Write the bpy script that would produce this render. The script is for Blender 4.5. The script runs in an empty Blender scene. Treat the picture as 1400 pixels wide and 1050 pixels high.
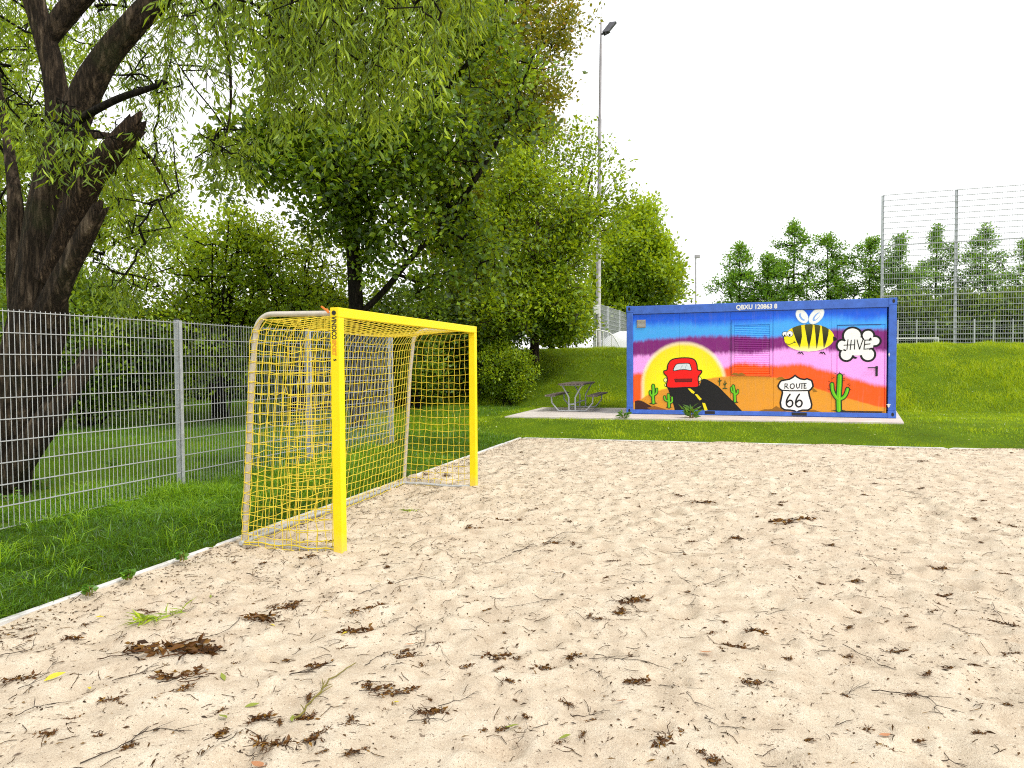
import bpy, bmesh, math, random
import numpy as np
from mathutils import Vector, Matrix

random.seed(11)
rng = np.random.default_rng(11)
R = math.radians
scene = bpy.context.scene
col = scene.collection

# ------------------------------------------------------------------ camera
F_PX = 937.0                      # focal length in pixels of the 1400 px wide photograph
EYE = np.array([0.0, 0.0, 1.6])
PITCH, ROLL = R(1.71), R(0.37)
_f = np.array([0, math.cos(PITCH), -math.sin(PITCH)])
_u0 = np.array([0, math.sin(PITCH), math.cos(PITCH)])
_r0 = np.array([1.0, 0, 0])
C_UP = _u0 * math.cos(ROLL) + _r0 * math.sin(ROLL)
C_RT = _r0 * math.cos(ROLL) - _u0 * math.sin(ROLL)

def at(px, py, Y):
    """surveyed point: the spot at depth Y seen at photograph position px, py"""
    v = C_RT * (px - 700) / F_PX - C_UP * (py - 525) / F_PX + _f
    return EYE + v * (Y / v[1])

def at_z(px, py, z):
    v = C_RT * (px - 700) / F_PX - C_UP * (py - 525) / F_PX + _f
    return EYE + v * ((z - EYE[2]) / v[2])

cam_data = bpy.data.cameras.new('camera')
cam_data.sensor_width = 36.0
cam_data.lens = F_PX / 1400 * 36.0
cam_data.clip_start = 0.05
cam_data.clip_end = 2000
cam = bpy.data.objects.new('camera', cam_data)
col.objects.link(cam)
m = Matrix.Identity(4)
for i in range(3):
    m[i][0], m[i][1], m[i][2], m[i][3] = C_RT[i], C_UP[i], -_f[i], EYE[i]
cam.matrix_world = m
scene.camera = cam

# ------------------------------------------------------------------ object helpers
def tag(o, label=None, cat=None, group=None, kind=None):
    if label: o['label'] = label
    if cat: o['category'] = cat
    if group: o['group'] = group
    if kind: o['kind'] = kind
    return o

def thing(name, label, cat, loc=(0, 0, 0), rotz=0.0, group=None):
    o = bpy.data.objects.new(name, None)
    col.objects.link(o)
    o.empty_display_size = 0.2
    o.location = loc
    o.rotation_euler = (0, 0, rotz)
    return tag(o, label, cat, group)

def link(name, me, mats, parent=None):
    o = bpy.data.objects.new(name, me)
    col.objects.link(o)
    if not isinstance(mats, (list, tuple)): mats = [mats]
    if len(me.materials) == 0:
        for mt in mats: me.materials.append(mt)
    if parent: o.parent = parent
    return o

class MB:
    """collects boxes, bars, tubes and polygons into one mesh"""
    def __init__(self): self.v, self.f, self.c, self.s, self.mi = [], [], [], [], []
    def add(self, verts, faces, colr=None, smooth=False, mi=0):
        b = len(self.v)
        self.v += [tuple(float(q) for q in p) for p in verts]
        for f in faces:
            self.f.append([b + i for i in f]); self.c.append(colr); self.s.append(smooth); self.mi.append(mi)
    def box(self, x0, x1, y0, y1, z0, z1, bev=0.0, mi=0):
        if bev <= 0:
            v = [(x, y, z) for z in (z0, z1) for y in (y0, y1) for x in (x0, x1)]
            self.add(v, [(0, 2, 3, 1), (4, 5, 7, 6), (0, 1, 5, 4), (2, 6, 7, 3), (0, 4, 6, 2), (1, 3, 7, 5)], mi=mi)
        else:
            bm = bmesh.new()
            bmesh.ops.create_cube(bm, size=1)
            for q in bm.verts:
                q.co = Vector(((x0 + x1) / 2 + q.co.x * (x1 - x0), (y0 + y1) / 2 + q.co.y * (y1 - y0), (z0 + z1) / 2 + q.co.z * (z1 - z0)))
            bmesh.ops.bevel(bm, geom=list(bm.edges), offset=bev, segments=2, affect='EDGES', profile=0.6)
            bm.verts.index_update()
            self.add([q.co[:] for q in bm.verts], [[q.index for q in f.verts] for f in bm.faces], mi=mi)
            bm.free()
    def bar(self, p, q, w, h, up=(0, 0, 1), ext=0.0, mi=0):
        p, q = np.array(p, float), np.array(q, float)
        d = q - p; L = np.linalg.norm(d); d /= L
        p = p - d * ext; q = q + d * ext
        s = np.cross(d, up); s /= np.linalg.norm(s); t = np.cross(s, d)
        v = [e + s * a * w / 2 + t * b * h / 2 for e in (p, q) for a, b in ((-1, -1), (1, -1), (1, 1), (-1, 1))]
        self.add(v, [(3, 2, 1, 0), (4, 5, 6, 7), (0, 1, 5, 4), (1, 2, 6, 5), (2, 3, 7, 6), (3, 0, 4, 7)], mi=mi)
    def tube(self, pts, rad, n=8, caps=True, colr=None, smooth=True, mi=0):
        pts = [np.array(p, float) for p in pts]
        k = len(pts)
        rad = [rad] * k if np.isscalar(rad) else list(rad)
        tang = []
        for i in range(k):
            d = pts[min(i + 1, k - 1)] - pts[max(i - 1, 0)]
            tang.append(d / (np.linalg.norm(d) + 1e-12))
        ref = np.array([0, 0, 1.0]) if abs(tang[0][2]) < 0.9 else np.array([1.0, 0, 0])
        s = np.cross(tang[0], ref); s /= np.linalg.norm(s)
        verts = []
        for i in range(k):
            s = s - tang[i] * s.dot(tang[i]); s /= np.linalg.norm(s) + 1e-12
            t = np.cross(tang[i], s)
            for j in range(n):
                a = 2 * math.pi * j / n
                verts.append(pts[i] + (s * math.cos(a) + t * math.sin(a)) * rad[i])
        faces = []
        for i in range(k - 1):
            for j in range(n):
                j2 = (j + 1) % n
                faces.append((i * n + j, i * n + j2, (i + 1) * n + j2, (i + 1) * n + j))
        self.add(verts, faces, colr, smooth, mi)
        if caps:
            self.add(verts[:n], [tuple(range(n))[::-1]], colr, False, mi)
            self.add(verts[-n:], [tuple(range(n))], colr, False, mi)
    def poly(self, pts, colr=None, mi=0):
        self.add(pts, [tuple(range(len(pts)))], colr, mi=mi)
    def mesh(self, name):
        me = bpy.data.meshes.new(name)
        me.from_pydata(self.v, [], self.f)
        me.polygons.foreach_set('use_smooth', self.s)
        me.polygons.foreach_set('material_index', self.mi)
        if any(c is not None for c in self.c):
            a = me.color_attributes.new('paint', 'FLOAT_COLOR', 'CORNER')
            buf = []
            for f, c in zip(self.f, self.c):
                c = c or (1, 1, 1)
                if callable(c):
                    for i in f: buf += list(c(self.v[i])) + [1]
                else:
                    buf += (list(c) + [1]) * len(f)
            a.data.foreach_set('color', buf)
        me.update()
        return me
    def build(self, name, mat, parent=None):
        return link(name, self.mesh(name), mat, parent)

def np_mesh(name, V, Fq, tint=None, smooth=False):
    """mesh from numpy arrays; Fq is (n,3) or (n,4), or a list of both"""
    me = bpy.data.meshes.new(name)
    Fs = [f for f in (Fq if isinstance(Fq, list) else [Fq]) if len(f)]
    V = np.asarray(V, np.float32)
    me.vertices.add(len(V)); me.vertices.foreach_set('co', V.ravel())
    loops = np.concatenate([f.ravel() for f in Fs]).astype(np.int32)
    tot = np.concatenate([np.full(len(f), f.shape[1], np.int32) for f in Fs])
    start = np.concatenate([[0], np.cumsum(tot)[:-1]]).astype(np.int32)
    me.loops.add(len(loops)); me.loops.foreach_set('vertex_index', loops)
    me.polygons.add(len(tot))
    me.polygons.foreach_set('loop_start', start)
    me.polygons.foreach_set('use_smooth', np.full(len(tot), smooth))
    if tint is not None:
        a = me.attributes.new('tint', 'FLOAT', 'FACE')
        a.data.foreach_set('value', np.asarray(tint, np.float32))
    me.update(calc_edges=True)
    me.validate()
    return me

def unit(a): return a / (np.linalg.norm(a, axis=-1, keepdims=True) + 1e-9)

# ------------------------------------------------------------------ noise
_tab = rng.random((256, 256))
def vnoise(x, y, s=1.0, o=0):
    x = np.asarray(x) * s + 37.3 * o; y = np.asarray(y) * s + 91.7 * o
    xi, yi = np.floor(x).astype(int), np.floor(y).astype(int)
    fx, fy = x - xi, y - yi
    fx = fx * fx * (3 - 2 * fx); fy = fy * fy * (3 - 2 * fy)
    g = lambda i, j: _tab[(xi + i) % 256, (yi + j) % 256]
    return (g(0, 0) * (1 - fx) + g(1, 0) * fx) * (1 - fy) + (g(0, 1) * (1 - fx) + g(1, 1) * fx) * fy
def S(t): t = np.clip(t, 0, 1); return t * t * (3 - 2 * t)

# ------------------------------------------------------------------ materials
def lin(r, g, b):
    f = lambda c: (c / 255) / 12.92 if c / 255 <= 0.04045 else ((c / 255 + 0.055) / 1.055) ** 2.4
    return (f(r), f(g), f(b))

class NT:
    def __init__(self, name):
        self.m = bpy.data.materials.new(name); self.m.use_nodes = True
        self.t = self.m.node_tree; self.t.nodes.clear()
        self.out = self.t.nodes.new('ShaderNodeOutputMaterial')
    def n(self, typ, **kw):
        nd = self.t.nodes.new(typ)
        for k, v in kw.items():
            if k.startswith('_'): setattr(nd, k[1:], v)
        for k, v in kw.items():
            if not k.startswith('_'):
                key = k.replace('__', ' ')
                sock = nd.inputs[int(key[1:])] if key[0] == 'i' and key[1:].isdigit() else nd.inputs[key]
                if hasattr(v, 'is_output') or isinstance(v, bpy.types.NodeSocket): self.t.links.new(v, sock)
                else: sock.default_value = v
        return nd
    def math(self, op, a, b=0.0, c=0.0, clamp=False):
        nd = self.n('ShaderNodeMath', _operation=op, _use_clamp=clamp)
        for i, v in enumerate((a, b, c)):
            if isinstance(v, bpy.types.NodeSocket): self.t.links.new(v, nd.inputs[i])
            else: nd.inputs[i].default_value = v
        return nd.outputs[0]
    def noise(self, scale, detail=4, rough=0.6, vec=None, dim='3D'):
        nd = self.n('ShaderNodeTexNoise', _noise_dimensions=dim, Scale=scale, Detail=detail, Roughness=rough)
        if vec is not None: self.t.links.new(vec, nd.inputs['Vector'])
        return nd.outputs['Fac']
    def ramp(self, fac, stops, interp='LINEAR'):
        nd = self.n('ShaderNodeValToRGB', Fac=fac)
        cr = nd.color_ramp; cr.interpolation = interp
        while len(cr.elements) < len(stops): cr.elements.new(0.5)
        for e, (p, c) in zip(cr.elements, stops):
            e.position = p; e.color = (*c, 1) if len(c) == 3 else c
        return nd.outputs['Color']
    def mix(self, fac, a, b, blend='MIX'):
        nd = self.n('ShaderNodeMix', _data_type='RGBA', _blend_type=blend)
        for s, v in ((nd.inputs[0], fac), (nd.inputs[6], a), (nd.inputs[7], b)):
            if isinstance(v, bpy.types.NodeSocket): self.t.links.new(v, s)
            else: s.default_value = v if not isinstance(v, tuple) else ((*v, 1) if len(v) == 3 else v)
        return nd.outputs[2]
    def bump(self, h, strength, dist=0.01):
        return self.n('ShaderNodeBump', Strength=strength, Distance=dist, Height=h).outputs[0]
    def bsdf(self, color, rough=0.8, normal=None, metal=0.0, spec=0.5, sheen=0.0):
        p = self.n('ShaderNodeBsdfPrincipled')
        for k, v in (('Base Color', color), ('Roughness', rough), ('Metallic', metal), ('Specular IOR Level', spec), ('Normal', normal)):
            if v is None: continue
            if isinstance(v, bpy.types.NodeSocket): self.t.links.new(v, p.inputs[k])
            else: p.inputs[k].default_value = (*v, 1) if isinstance(v, tuple) else v
        return p.outputs[0]
    def done(self, sh): self.t.links.new(sh, self.out.inputs[0]); return self.m
    def coord(self, what='Object'): return self.n('ShaderNodeTexCoord').outputs[what]
    def mapping(self, vec, scale=(1, 1, 1)): return self.n('ShaderNodeMapping', Vector=vec, Scale=scale).outputs[0]

def simple(name, c, rough=0.6, metal=0.0, var=0.12, scale=20.0, bump=0.0, spec=0.5):
    t = NT(name)
    o = t.coord('Object')
    nz = t.noise(scale, 5, 0.65, o)
    dark = tuple(q * (1 - var * 1.6) for q in c); light = tuple(min(1, q * (1 + var)) for q in c)
    cc = t.ramp(nz, [(0.3, dark), (0.7, light)])
    nr = t.bump(nz, bump, 0.004) if bump else None
    return t.done(t.bsdf(cc, rough, nr, metal, spec))

def leaf_mat(name, dark, mid, light, trans=0.35, gloss=0.035, tip=None):
    t = NT(name)
    at_ = t.n('ShaderNodeAttribute', _attribute_name='tint').outputs['Fac']
    stops = [(0.0, dark), (0.5, mid), (0.93 if tip else 1.0, light)]
    if tip: stops.append((1.0, tip))
    c = t.ramp(at_, stops)
    c = t.mix(1.0, c, (0.90, 1.0, 0.85), 'MULTIPLY')
    d = t.n('ShaderNodeBsdfDiffuse', Color=c, Roughness=0.5).outputs[0]
    tc = t.mix(0.5, c, tuple(min(1, q) for q in (light[0] * 1.5, light[1] * 1.4, light[2] * 0.6)))
    tr = t.n('ShaderNodeBsdfTranslucent', Color=tc).outputs[0]
    s = t.n('ShaderNodeMixShader', Fac=trans, i1=d, i2=tr).outputs[0]
    g = t.n('ShaderNodeBsdfGlossy', Color=(0.9, 0.95, 1, 1), Roughness=0.42).outputs[0]
    s = t.n('ShaderNodeMixShader', Fac=gloss, i1=s, i2=g).outputs[0]
    return t.done(s)

def bark_mat(name, a, b, scale=9.0, strength=0.9):
    t = NT(name)
    o = t.coord('Object')
    v = t.mapping(o, (1, 1, 0.13))
    n1 = t.noise(scale * 1.5, 7, 0.6, v)
    ridge = t.math('SUBTRACT', 1.0, t.math('ABSOLUTE', t.math('MULTIPLY', t.math('SUBTRACT', n1, 0.5), 4.5)), clamp=True)
    fine = t.noise(scale * 5, 6, 0.75, t.mapping(o, (1, 1, 0.4)))
    h = t.math('ADD', t.math('MULTIPLY', t.math('SUBTRACT', 1.0, ridge), 0.65), t.math('MULTIPLY', fine, 0.45))
    c = t.ramp(h, [(0.25, tuple(q * 0.22 for q in a)), (0.55, a), (0.95, b)])
    moss = t.n('ShaderNodeMapRange', i0=t.noise(1.7, 5, 0.65, o), i1=0.52, i2=0.72).outputs[0]
    c = t.mix(t.math('MULTIPLY', moss, 0.30), c, (0.05, 0.07, 0.02))
    return t.done(t.bsdf(c, 0.95, t.bump(h, strength, 0.06), 0, 0.15))

M = {}
t = NT('yellow_powder_coat'); g = t.coord('Object')
zz = t.n('ShaderNodeSeparateXYZ', Vector=g).outputs[2]
n1 = t.noise(6, 5, 0.6, g); n2 = t.noise(34, 5, 0.7, t.mapping(g, (1, 1, 0.3)))
c = t.ramp(n1, [(0.3, (0.90, 0.68, 0.0)), (0.7, (0.96, 0.75, 0.0))])
foot = t.n('ShaderNodeMapRange', i0=t.math('ADD', zz, t.math('MULTIPLY', n2, 0.25)), i1=0.33, i2=0.08).outputs[0]
c = t.mix(t.math('MULTIPLY', foot, 0.45), c, (0.55, 0.42, 0.25))
scuff = t.n('ShaderNodeMapRange', i0=n2, i1=0.66, i2=0.74).outputs[0]
c = t.mix(t.math('MULTIPLY', scuff, 0.35), c, (0.42, 0.30, 0.06))
M['yellow'] = t.done(t.bsdf(c, 0.42, None, 0, 0.4))
M['net'] = simple('yellow_cord', (0.92, 0.70, 0.05), 0.75, 0, 0.12, 30)
M['alu'] = simple('weathered_aluminium', (0.60, 0.55, 0.47), 0.5, 0.25, 0.1, 14, 0.1)
M['steel'] = simple('galvanised_steel', (0.52, 0.54, 0.56), 0.5, 0.25, 0.12, 25)
M['steel_dull'] = simple('dull_galvanised_steel', (0.46, 0.48, 0.50), 0.55, 0.3, 0.12, 25)
M['post'] = simple('galvanised_post', (0.52, 0.55, 0.58), 0.5, 0.3, 0.15, 12)
M['mast'] = simple('mast_steel', (0.40, 0.38, 0.41), 0.55, 0.2, 0.15, 3)
M['lamp'] = simple('lamp_housing', (0.10, 0.10, 0.115), 0.5, 0.2, 0.3, 12)
M['mast_low'] = simple('mast_steel_streaked', (0.62, 0.60, 0.60), 0.6, 0.1, 0.25, 4)
M['blue'] = simple('container_blue_paint', (0.05, 0.15, 0.62), 0.45, 0, 0.16, 6, 0.12)
M['blue_dark'] = simple('container_blue_edge_and_gap_shade', (0.02, 0.045, 0.20), 0.5, 0, 0.15, 6)
M['black'] = simple('black_plastic_and_gaps', (0.012, 0.012, 0.013), 0.6, 0, 0.1)
M['white'] = simple('white_paint', (0.80, 0.80, 0.79), 0.5, 0, 0.05, 8)
M['sheet'] = simple('white_tarpaulin', (0.80, 0.81, 0.83), 0.6, 0, 0.06, 3)
M['orange'] = simple('orange_plastic', (0.75, 0.20, 0.02), 0.5, 0, 0.1)
M['orange_print'] = simple('faded_orange_print', (0.80, 0.36, 0.01), 0.5, 0, 0.2, 40)
M['grille'] = simple('beige_vent_plastic', (0.34, 0.28, 0.20), 0.6)
M['wood'] = bark_mat('weathered_bench_wood', (0.25, 0.20, 0.175), (0.42, 0.345, 0.30), 14, 0.3)
M['bark'] = bark_mat('willow_bark', (0.075, 0.054, 0.036), (0.24, 0.185, 0.13), 8, 1.0)
M['bark2'] = bark_mat('maple_bark', (0.022, 0.018, 0.012), (0.05, 0.042, 0.03), 12, 0.8)
M['bark3'] = bark_mat('sawn_trunk_bark', (0.12, 0.085, 0.06), (0.27, 0.20, 0.15), 12, 0.8)
M['dead'] = bark_mat('dead_wood', (0.075, 0.05, 0.032), (0.24, 0.17, 0.11), 16, 0.9)
M['kerb'] = simple('pale_concrete_kerb', (0.66, 0.65, 0.64), 0.9, 0, 0.22, 5, 0.4)

M['willow_leaf'] = leaf_mat('willow_leaves', (0.032, 0.070, 0.005), (0.189, 0.292, 0.016), (0.578, 0.674, 0.046), 0.40)
M['maple_leaf'] = leaf_mat('maple_leaves', (0.021, 0.051, 0.004), (0.126, 0.226, 0.013), (0.454, 0.576, 0.026), 0.35)
M['seed_leaf'] = leaf_mat('seeding_maple_leaves', (0.072, 0.117, 0.009), (0.220, 0.238, 0.015), (0.485, 0.398, 0.031), 0.40, tip=(0.633, 0.250, 0.033))
M['hornbeam_leaf'] = leaf_mat('hornbeam_leaves', (0.031, 0.074, 0.004), (0.218, 0.337, 0.012), (0.627, 0.714, 0.022), 0.38)
M['hazel_leaf'] = leaf_mat('hazel_leaves', (0.040, 0.090, 0.004), (0.237, 0.367, 0.017), (0.653, 0.769, 0.036), 0.42)
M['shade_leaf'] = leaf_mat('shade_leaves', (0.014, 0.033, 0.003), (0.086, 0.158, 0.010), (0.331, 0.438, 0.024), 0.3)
M['lime_leaf'] = leaf_mat('lime_green_leaves', (0.091, 0.168, 0.011), (0.208, 0.324, 0.017), (0.364, 0.456, 0.033), 0.45)
M['alder_leaf'] = leaf_mat('alder_leaves', (0.060, 0.136, 0.013), (0.144, 0.285, 0.019), (0.315, 0.516, 0.029), 0.35)
M['grass_near'] = leaf_mat('long_grass_blades', (0.020, 0.057, 0.002), (0.112, 0.260, 0.008), (0.421, 0.600, 0.020), 0.30, 0.04)
M['grass_lawn'] = leaf_mat('lawn_grass_blades', (0.078, 0.137, 0.002), (0.358, 0.531, 0.005), (0.796, 0.805, 0.010), 0.30, 0.03)
M['grass_berm'] = leaf_mat('embankment_grass_blades', (0.076, 0.135, 0.002), (0.358, 0.490, 0.005), (0.744, 0.718, 0.014), 0.30, 0.03)
M['weed_leaf'] = leaf_mat('weed_leaves', (0.05, 0.14, 0.01), (0.11, 0.25, 0.02), (0.20, 0.36, 0.03), 0.35)
M['litter'] = leaf_mat('dry_catkin_litter', (0.022, 0.010, 0.005), (0.15, 0.055, 0.016), (0.36, 0.18, 0.035), 0.12, 0.02)
M['litter_speck'] = leaf_mat('small_dry_litter', (0.022, 0.012, 0.007), (0.10, 0.045, 0.018), (0.30, 0.16, 0.05), 0.1, 0.02)
M['twig'] = simple('dry_twig_bark', (0.045, 0.030, 0.020), 0.9, 0, 0.3, 30)
M['twig_green'] = simple('fresh_twig_bark', (0.19, 0.16, 0.025), 0.7, 0, 0.25, 25)
M['petal'] = leaf_mat('pale_petals', (0.45, 0.5, 0.3), (0.65, 0.66, 0.5), (0.75, 0.70, 0.15), 0.3, 0.02)

# ground under the grass
t = NT('lawn_soil_and_grass')
g = t.coord('Object')
n1 = t.noise(1.1, 6, 0.6, g); n2 = t.noise(28, 5, 0.75, g); n3 = t.noise(0.28, 3, 0.5, g)
c = t.ramp(n1, [(0.3, (0.08, 0.15, 0.005)), (0.55, (0.15, 0.26, 0.006)), (0.75, (0.26, 0.35, 0.010))])
c = t.mix(t.math('MULTIPLY', n2, 0.75), c, (0.018, 0.042, 0.004), 'MIX')
c = t.mix(t.math('MULTIPLY', n3, 0.3), c, (0.13, 0.18, 0.01))
M['ground'] = t.done(t.bsdf(c, 0.95, t.bump(n2, 0.8, 0.05), 0, 0.1))

# sand
t = NT('raked_sand')
g = t.coord('Object')
big = t.noise(0.55, 4, 0.55, g); mid = t.noise(4.5, 6, 0.65, g); fine = t.noise(48, 4, 0.75, g); grain = t.noise(190, 3, 0.8, g); mg = t.noise(95, 3, 0.8, g)
c = t.ramp(mid, [(0.28, (0.52, 0.42, 0.305)), (0.5, (0.685, 0.58, 0.44)), (0.72, (0.81, 0.72, 0.575))])
c = t.mix(t.math('MULTIPLY', t.math('SUBTRACT', fine, 0.42, clamp=True), 1.0), c, (0.40, 0.30, 0.22))
c = t.mix(t.math('MULTIPLY', t.math('GREATER_THAN', grain, 0.59), 0.40), c, (0.30, 0.21, 0.145))
c = t.mix(t.math('MULTIPLY', t.math('GREATER_THAN', mg, 0.625), 0.55), c, (0.22, 0.15, 0.10))
c = t.mix(t.math('MULTIPLY', t.math('LESS_THAN', mg, 0.36), 0.6), c, (0.92, 0.86, 0.76))
spk = t.noise(34, 3, 0.7, g); dens = t.n('ShaderNodeMapRange', i0=t.noise(1.3, 3, 0.6, g), i1=0.3, i2=0.7, i3=0.70, i4=0.60).outputs[0]
c = t.mix(t.math('MULTIPLY', t.math('GREATER_THAN', spk, dens), 0.75), c, (0.11, 0.07, 0.045))
c = t.mix(t.math('MULTIPLY', t.math('SUBTRACT', big, 0.45, clamp=True), 0.9), c, (0.62, 0.48, 0.36))
h = t.math('ADD', t.math('ADD', t.math('MULTIPLY', fine, 0.6), t.math('MULTIPLY', grain, 0.3)), t.math('MULTIPLY', mg, 0.45))
M['sand'] = t.done(t.bsdf(c, 0.97, t.bump(h, 0.9, 0.014), 0, 0.15))

# concrete slab
t = NT('brushed_concrete_paving')
g = t.coord('Object')
n1 = t.noise(2.5, 6, 0.6, g); n2 = t.noise(60, 4, 0.7, g)
c = t.ramp(n1, [(0.3, (0.56, 0.50, 0.46)), (0.7, (0.74, 0.68, 0.63))])
c = t.mix(t.math('MULTIPLY', n2, 0.25), c, (0.3, 0.25, 0.22))
M['slab'] = t.done(t.bsdf(c, 0.9, t.bump(n2, 0.3, 0.004)))

# mural colour read from the painted shapes
t = NT('mural_spray_paint')
a = t.n('ShaderNodeAttribute', _attribute_name='paint').outputs['Color']
nz = t.noise(14, 5, 0.6, t.coord('Object'))
_b = t.n('ShaderNodeMix', _data_type='RGBA', _blend_type='MULTIPLY', _clamp_result=True, i0=1.0, i6=a, i7=(1.22, 1.22, 1.22, 1))
c = t.mix(t.math('MULTIPLY', nz, 0.12), _b.outputs[2], (0.02, 0.02, 0.02))
M['paint'] = t.done(t.bsdf(c, 0.5, None, 0, 0.35))

# ------------------------------------------------------------------ world and sun
SUN_EL, SUN_AZ = R(52), R(48)     # from behind the camera's right shoulder
sun_dir = np.array([math.cos(SUN_EL) * math.sin(R(130)), math.cos(SUN_EL) * math.cos(R(130)), math.sin(SUN_EL)])
w = bpy.data.worlds.new('World'); scene.world = w; w.use_nodes = True
nt = w.node_tree; nt.nodes.clear()
sky = nt.nodes.new('ShaderNodeTexSky'); sky.sky_type = 'NISHITA'; sky.sun_disc = False
sky.sun_elevation = SUN_EL; sky.sun_rotation = R(130); sky.dust_density = 6; sky.air_density = 1.5
mx = nt.nodes.new('ShaderNodeMix'); mx.data_type = 'RGBA'
mx.inputs[0].default_value = 0.93                       # closed bright cloud deck over the clear sky
mx.inputs[7].default_value = (10.4, 10.5, 10.6, 1)
bg = nt.nodes.new('ShaderNodeBackground'); bg.inputs[1].default_value = 0.138
wo = nt.nodes.new('ShaderNodeOutputWorld')
nt.links.new(sky.outputs[0], mx.inputs[6]); nt.links.new(mx.outputs[2], bg.inputs[0]); nt.links.new(bg.outputs[0], wo.inputs[0])
sd = bpy.data.lights.new('sun', 'SUN'); sd.energy = 2.3; sd.angle = R(11); sd.color = (1.0, 0.95, 0.86)
so = bpy.data.objects.new('sun', sd); col.objects.link(so)
so.rotation_euler = Vector(sun_dir).to_track_quat('Z', 'Y').to_euler()
scene.view_settings.view_transform = 'Standard'; scene.view_settings.look = 'None'
scene.view_settings.exposure = 0; scene.view_settings.gamma = 1
scene.cycles.max_bounces = 6; scene.cycles.diffuse_bounces = 4; scene.cycles.glossy_bounces = 2
scene.cycles.transmission_bounces = 3
scene.cycles.use_denoising = False
scene.cycles.filter_width = 1.1

# ------------------------------------------------------------------ terrain
CO = np.array([0.18, 14.5])                     # far left corner of the sand pitch
EA = np.array([0.962, -0.274])                  # along the far edge, to the right
EB = np.array([0.3077, 0.9515])                 # along the left edge, away from the camera
def ab(a, b): return CO[0] + a * EA[0] + b * EB[0], CO[1] + a * EA[1] + b * EB[1]
_inv = np.linalg.inv(np.array([[EA[0], EB[0]], [EA[1], EB[1]]]))
def to_ab(x, y):
    dx, dy = np.asarray(x) - CO[0], np.asarray(y) - CO[1]
    return _inv[0, 0] * dx + _inv[0, 1] * dy, _inv[1, 0] * dx + _inv[1, 1] * dy
def wc_of(x, y): return 0.314 * np.asarray(x) + 0.9495 * np.asarray(y)
def ground(x, y):
    x = np.asarray(x, float); y = np.asarray(y, float)
    a, b = to_ab(x, y)
    z = 0.012 + np.maximum(0.075 * S(-a / 1.3), 0.255 * S(b / 2.0))
    z = z + 0.012 * (vnoise(x, y, 1.7, 1) - 0.5) * np.clip(np.maximum(-a, b) * 3, 0, 1)
    wc = wc_of(x, y)
    tt = np.clip((wc - 20.15) / 4.4, 0, 1)
    prof = 0.55 * S(tt) + 0.45 * tt
    fade = S((x + 8.0) / 6.0)
    z = z + (1.83 * prof + 0.10 * (vnoise(x, y, 0.9, 2) - 0.5) * S((wc - 20) / 1.5) * (1 - S((wc - 23.5) / 1.0))) * fade
    return z

# footprints and lumps in the sand
NF = 4200
_fa, _fb = rng.uniform(0, 16, NF), rng.uniform(-15, -0.2, NF)
_fr = rng.uniform(0.035, 0.12, NF); _fd = rng.uniform(0.008, 0.028, NF); _fang = rng.uniform(0, math.pi, NF); _fe = rng.uniform(1.0, 2.0, NF)
_cell = {}
for i in range(NF): _cell.setdefault((int(_fa[i] // 0.5), int(_fb[i] // 0.5)), []).append(i)
def sand_base(a, b):
    z = 0.040 * (vnoise(a, b, 2.3, 3) - 0.5) + 0.030 * (vnoise(a, b, 5.2, 4) - 0.5) + 0.018 * (vnoise(a, b, 11, 5) - 0.5) + 0.010 * (vnoise(a, b, 25, 6) - 0.5)
    z = z + 0.05 * (vnoise(a, b, 0.6, 7) - 0.5)
    z = z * S(np.minimum(a + 0.15, 0.15 - b) / 0.5)
    edge = np.minimum(a, -b)
    z = z + 0.075 * np.clip(vnoise(a, b, 1.1, 41) - 0.42, 0, 1) * np.exp(-(edge / 0.16) ** 2) + 0.012 * np.exp(-edge / 0.1)
    for gx, gy in ((-1.457, 5.736), (-0.497, 8.752)):
        pa, pb = to_ab(gx, gy); d2 = (a - pa) ** 2 + (b - pb) ** 2
        z = z + 0.016 * np.exp(-d2 / 0.03) * (0.7 + 0.6 * vnoise(a, b, 6, 42))
    return z
def sand_grid(A, Bv):
    """height on a grid; A and Bv are increasing 1-D arrays"""
    AA, BB = np.meshgrid(A, Bv)
    Z = sand_base(AA, BB)
    for i in range(NF):
        r = _fr[i] * 2.4 * _fe[i]
        i0, i1 = np.searchsorted(A, [_fa[i] - r, _fa[i] + r]); j0, j1 = np.searchsorted(Bv, [_fb[i] - r, _fb[i] + r])
        if i1 <= i0 or j1 <= j0: continue
        da = AA[j0:j1, i0:i1] - _fa[i]; db = BB[j0:j1, i0:i1] - _fb[i]
        c_, s_ = math.cos(_fang[i]), math.sin(_fang[i])
        p = (da * c_ + db * s_) / (_fr[i] * _fe[i]); q = (-da * s_ + db * c_) / _fr[i]
        d2 = p * p + q * q
        Z[j0:j1, i0:i1] += _fd[i] * (-np.exp(-d2 * 1.3) + 0.55 * np.exp(-(np.sqrt(d2) - 1.35) ** 2 * 5))
    return AA, BB, Z
def grid_faces(nr, nc):
    i = (np.arange(nr - 1)[:, None] * nc + np.arange(nc - 1)[None, :]).ravel()
    return np.stack([i, i + 1, i + nc + 1, i + nc], 1)

A_ = np.concatenate([np.arange(0, 11, 0.024), np.arange(11, 20, 0.09), np.arange(20, 34.1, 1.0)])
B_ = np.concatenate([np.arange(-40, -15, 1.0), np.arange(-15, -8.5, 0.022), np.arange(-8.5, -4, 0.035), np.arange(-4, -0.01, 0.06), [0.0]])
AA, BB, SZ = sand_grid(A_, B_)
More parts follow.
